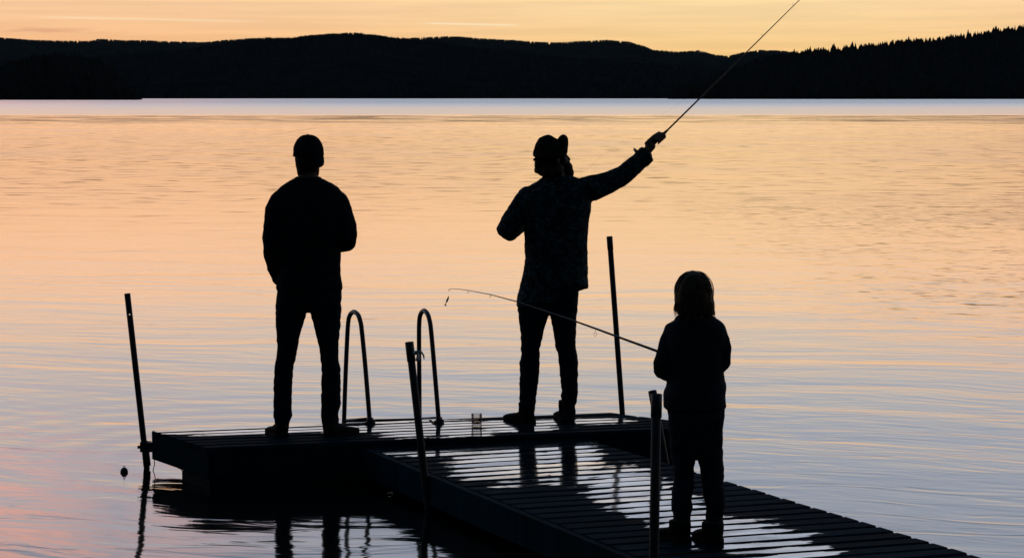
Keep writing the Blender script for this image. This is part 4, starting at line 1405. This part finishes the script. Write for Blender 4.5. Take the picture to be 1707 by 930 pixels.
mb = MB(); f3.column(mb, HIP3); f3.column(mb, LEG3L); f3.column(mb, LEG3R)
solidify(mb, 'trousers', M['pants'], person3, voxel=0.006, smooth=4, folds=fold_noise(11, 0.006, 12, 26))
shoe(person3, onZ(1142, 903.5, WALK), (-0.50, 0.86), 0.235, 0.108, 0.094, 'shoe', 0.10)
shoe(person3, onZ(1193, 906.5, WALK), (-0.24, 0.97), 0.235, 0.110, 0.094, 'shoe', 0.10)
# hair: a smooth bob with loose ends
mb = MB()
f3.column(mb, [(524, 1128, 1191, 0.060, -0.02), (514, 1126.5, 1191, 0.080, -0.012), (500, 1124, 1189.8, 0.090, -0.008), (485, 1123.6, 1188.6, 0.096, -0.005), (474, 1126, 1186, 0.094, 0), (465, 1131, 1182, 0.085, 0), (458, 1138, 1176, 0.068, 0), (453.5, 1146, 1168, 0.045, 0), (451.6, 1152, 1161, 0.02, 0)], e=2.05)
hair = solidify(mb, 'hair', M['hair_fair'], person3, voxel=0.005, smooth=4, folds=fold_noise(12, 0.0035, 34, 5, 0.0015))
mb = MB()
roots = []
for i in range(260):
    a = random.uniform(0, 6.2832)
    if math.sin(a) > 0.75:
        continue
    q = f3.p(1157.5, random.uniform(498, 514), -0.01) + Vector((0.089 * math.cos(a), 0.086 * math.sin(a), 0))
    roots.append((q, (0.25 * math.cos(a), 0.2 * math.sin(a), -1)))
strands(mb, roots, 0.045, 0.0016, 0.6)
for i in range(200):
    a = random.uniform(0, 6.2832)
    el_ = random.uniform(0.05, 1.35)
    c = f3.p(1156.8, 486, 0.0)
    path = []
    for k in range(5):
        e2 = el_ - k * 0.16
        path.append(c + Vector((0.0925 * math.cos(e2) * math.cos(a), 0.097 * math.cos(e2) * math.sin(a), 0.0995 * math.sin(e2))) * random.uniform(1.0, 1.022))
    mb.tube(path, [0.0006, 0.0013, 0.0013, 0.001, 0.0005], 4)
so = link('loose_strand', mb.mesh('loose_strand', world_of(hair)), M['hair_fair'], hair)
so['kind'] = 'stuff'

rod2 = empty('fishing_rod', rodw[1], 'bent spinning rod held by the child, its tip hanging left of the bearded man', 'fishing rod')
mb = MB()
mb.tube([rodw[0] - rdir * 0.055, rodw[0] - rdir * 0.045, rodw[0], rodw[1], rodw[1] + rdir * 0.03], [0.010, 0.012, 0.011, 0.0115, 0.008], 12)
part('handle', mb, M['cork'], rod2, True)
mb = MB()
mb.tube(rodw[1:], [0.0078, 0.0068, 0.0058, 0.0051, 0.0045, 0.0038, 0.0029, 0.0022, 0.0017, 0.0013, 0.0012, 0.001], 8)
part('blank', mb, M['rod_black'], rod2, True)
for (x, y, r_) in ((992.5, 557, 3.2), (916.5, 527.5, 2.4), (862, 507, 1.8), (817.5, 494.2, 1.5), (780, 486.6, 1.3), (749, 484, 1.0)):
    yy = rod_y(x)
    k = yy / F
    c = onY(x, y, yy)
    mb = MB()
    mb.tube([c + Vector((r_ * k * 0.8 * math.cos(t_), 0.6 * r_ * k * math.cos(t_), r_ * k * math.sin(t_))) for t_ in (6.2832 * i / 14 for i in range(15))], 0.00085, 5)
    # leg joining ring to blank
    j = min(rodw, key=lambda q: abs(q.x - c.x))
    i0 = max(i for i in range(len(RODP)) if RODP[i][0] >= x)
    i1 = min(i0 + 1, len(RODP) - 1)
    kk = 0 if i0 == i1 else (RODP[i0][0] - x) / (RODP[i0][0] - RODP[i1][0])
    onrod = rodw[i0] + (rodw[i1] - rodw[i0]) * kk
    mb.tube([onrod, c + Vector((0, 0, r_ * k))], 0.0009, 5)
    part('guide', mb, M['steel'], rod2, True)
# reel under the handle
mb = MB()
rc = rodw[1] + rdir * 0.015 + Vector((0, 0.01, -0.075))
mb.tube([rodw[1] + rdir * 0.015, rc + Vector((0, 0, 0.03))], 0.005, 8)
mb.tube([rc - rdir * 0.03, rc - rdir * 0.025, rc + rdir * 0.012, rc + rdir * 0.014], [0.012, 0.024, 0.024, 0.016], 14)
mb.tube([rc + rdir * 0.016, rc + rdir * 0.018, rc + rdir * 0.040, rc + rdir * 0.043], [0.012, 0.021, 0.021, 0.012], 14)
part('reel', mb, M['lure'], rod2, True)
mb = MB()
tipw = rodw[-1]
Yt = tipw.y
mb.tube([tipw, onY(748, 488, Yt), onY(748, 494, Yt)], 0.0007, 5)
part('line', mb, M['line'], rod2, True)
mb = MB()
lure = empty('fishing_lure', onY(745, 500, Yt), 'small dark lure hanging from the bent rod tip beside the bearded man', 'lure')
mb.tube([onY(748, 493.5, Yt), onY(747.4, 496, Yt), onY(745.8, 500, Yt), onY(744.2, 503.6, Yt), onY(743.6, 505, Yt)], [0.0015, 0.0042, 0.0062, 0.0042, 0.0012], 8, flat=0.5)
part('spoon', mb, M['lure'], lure, True)
mb = MB()
mb.tube([onY(743.6, 505, Yt), onY(742.6, 506.6, Yt), onY(741.6, 508.2, Yt), onY(743.0, 509.2, Yt), onY(744.4, 508.4, Yt)], [0.0016, 0.0028, 0.0036, 0.0034, 0.002], 6)
part('hook', mb, M['lure'], lure, True)

# ------------------------------------------------------------------ evening haze over the lake
mb = MB()
mb.box((0, 3200, 79.0), 8200, 6800, 162.0)
hz = link('haze', mb.mesh('haze'), None)
m = bpy.data.materials.new('evening_haze')
m.use_nodes = True
nt = NT(m.node_tree)
nt.n.clear()
vol = nt.node('ShaderNodeVolumePrincipled')
vol.inputs['Color'].default_value = (0.55, 0.80, 1.0, 1)
vol.inputs['Density'].default_value = 0.000012
mo = nt.node('ShaderNodeOutputMaterial')
nt.l.new(vol.outputs[0], mo.inputs['Volume'])
hz.data.materials.append(m)
hz['kind'] = 'stuff'
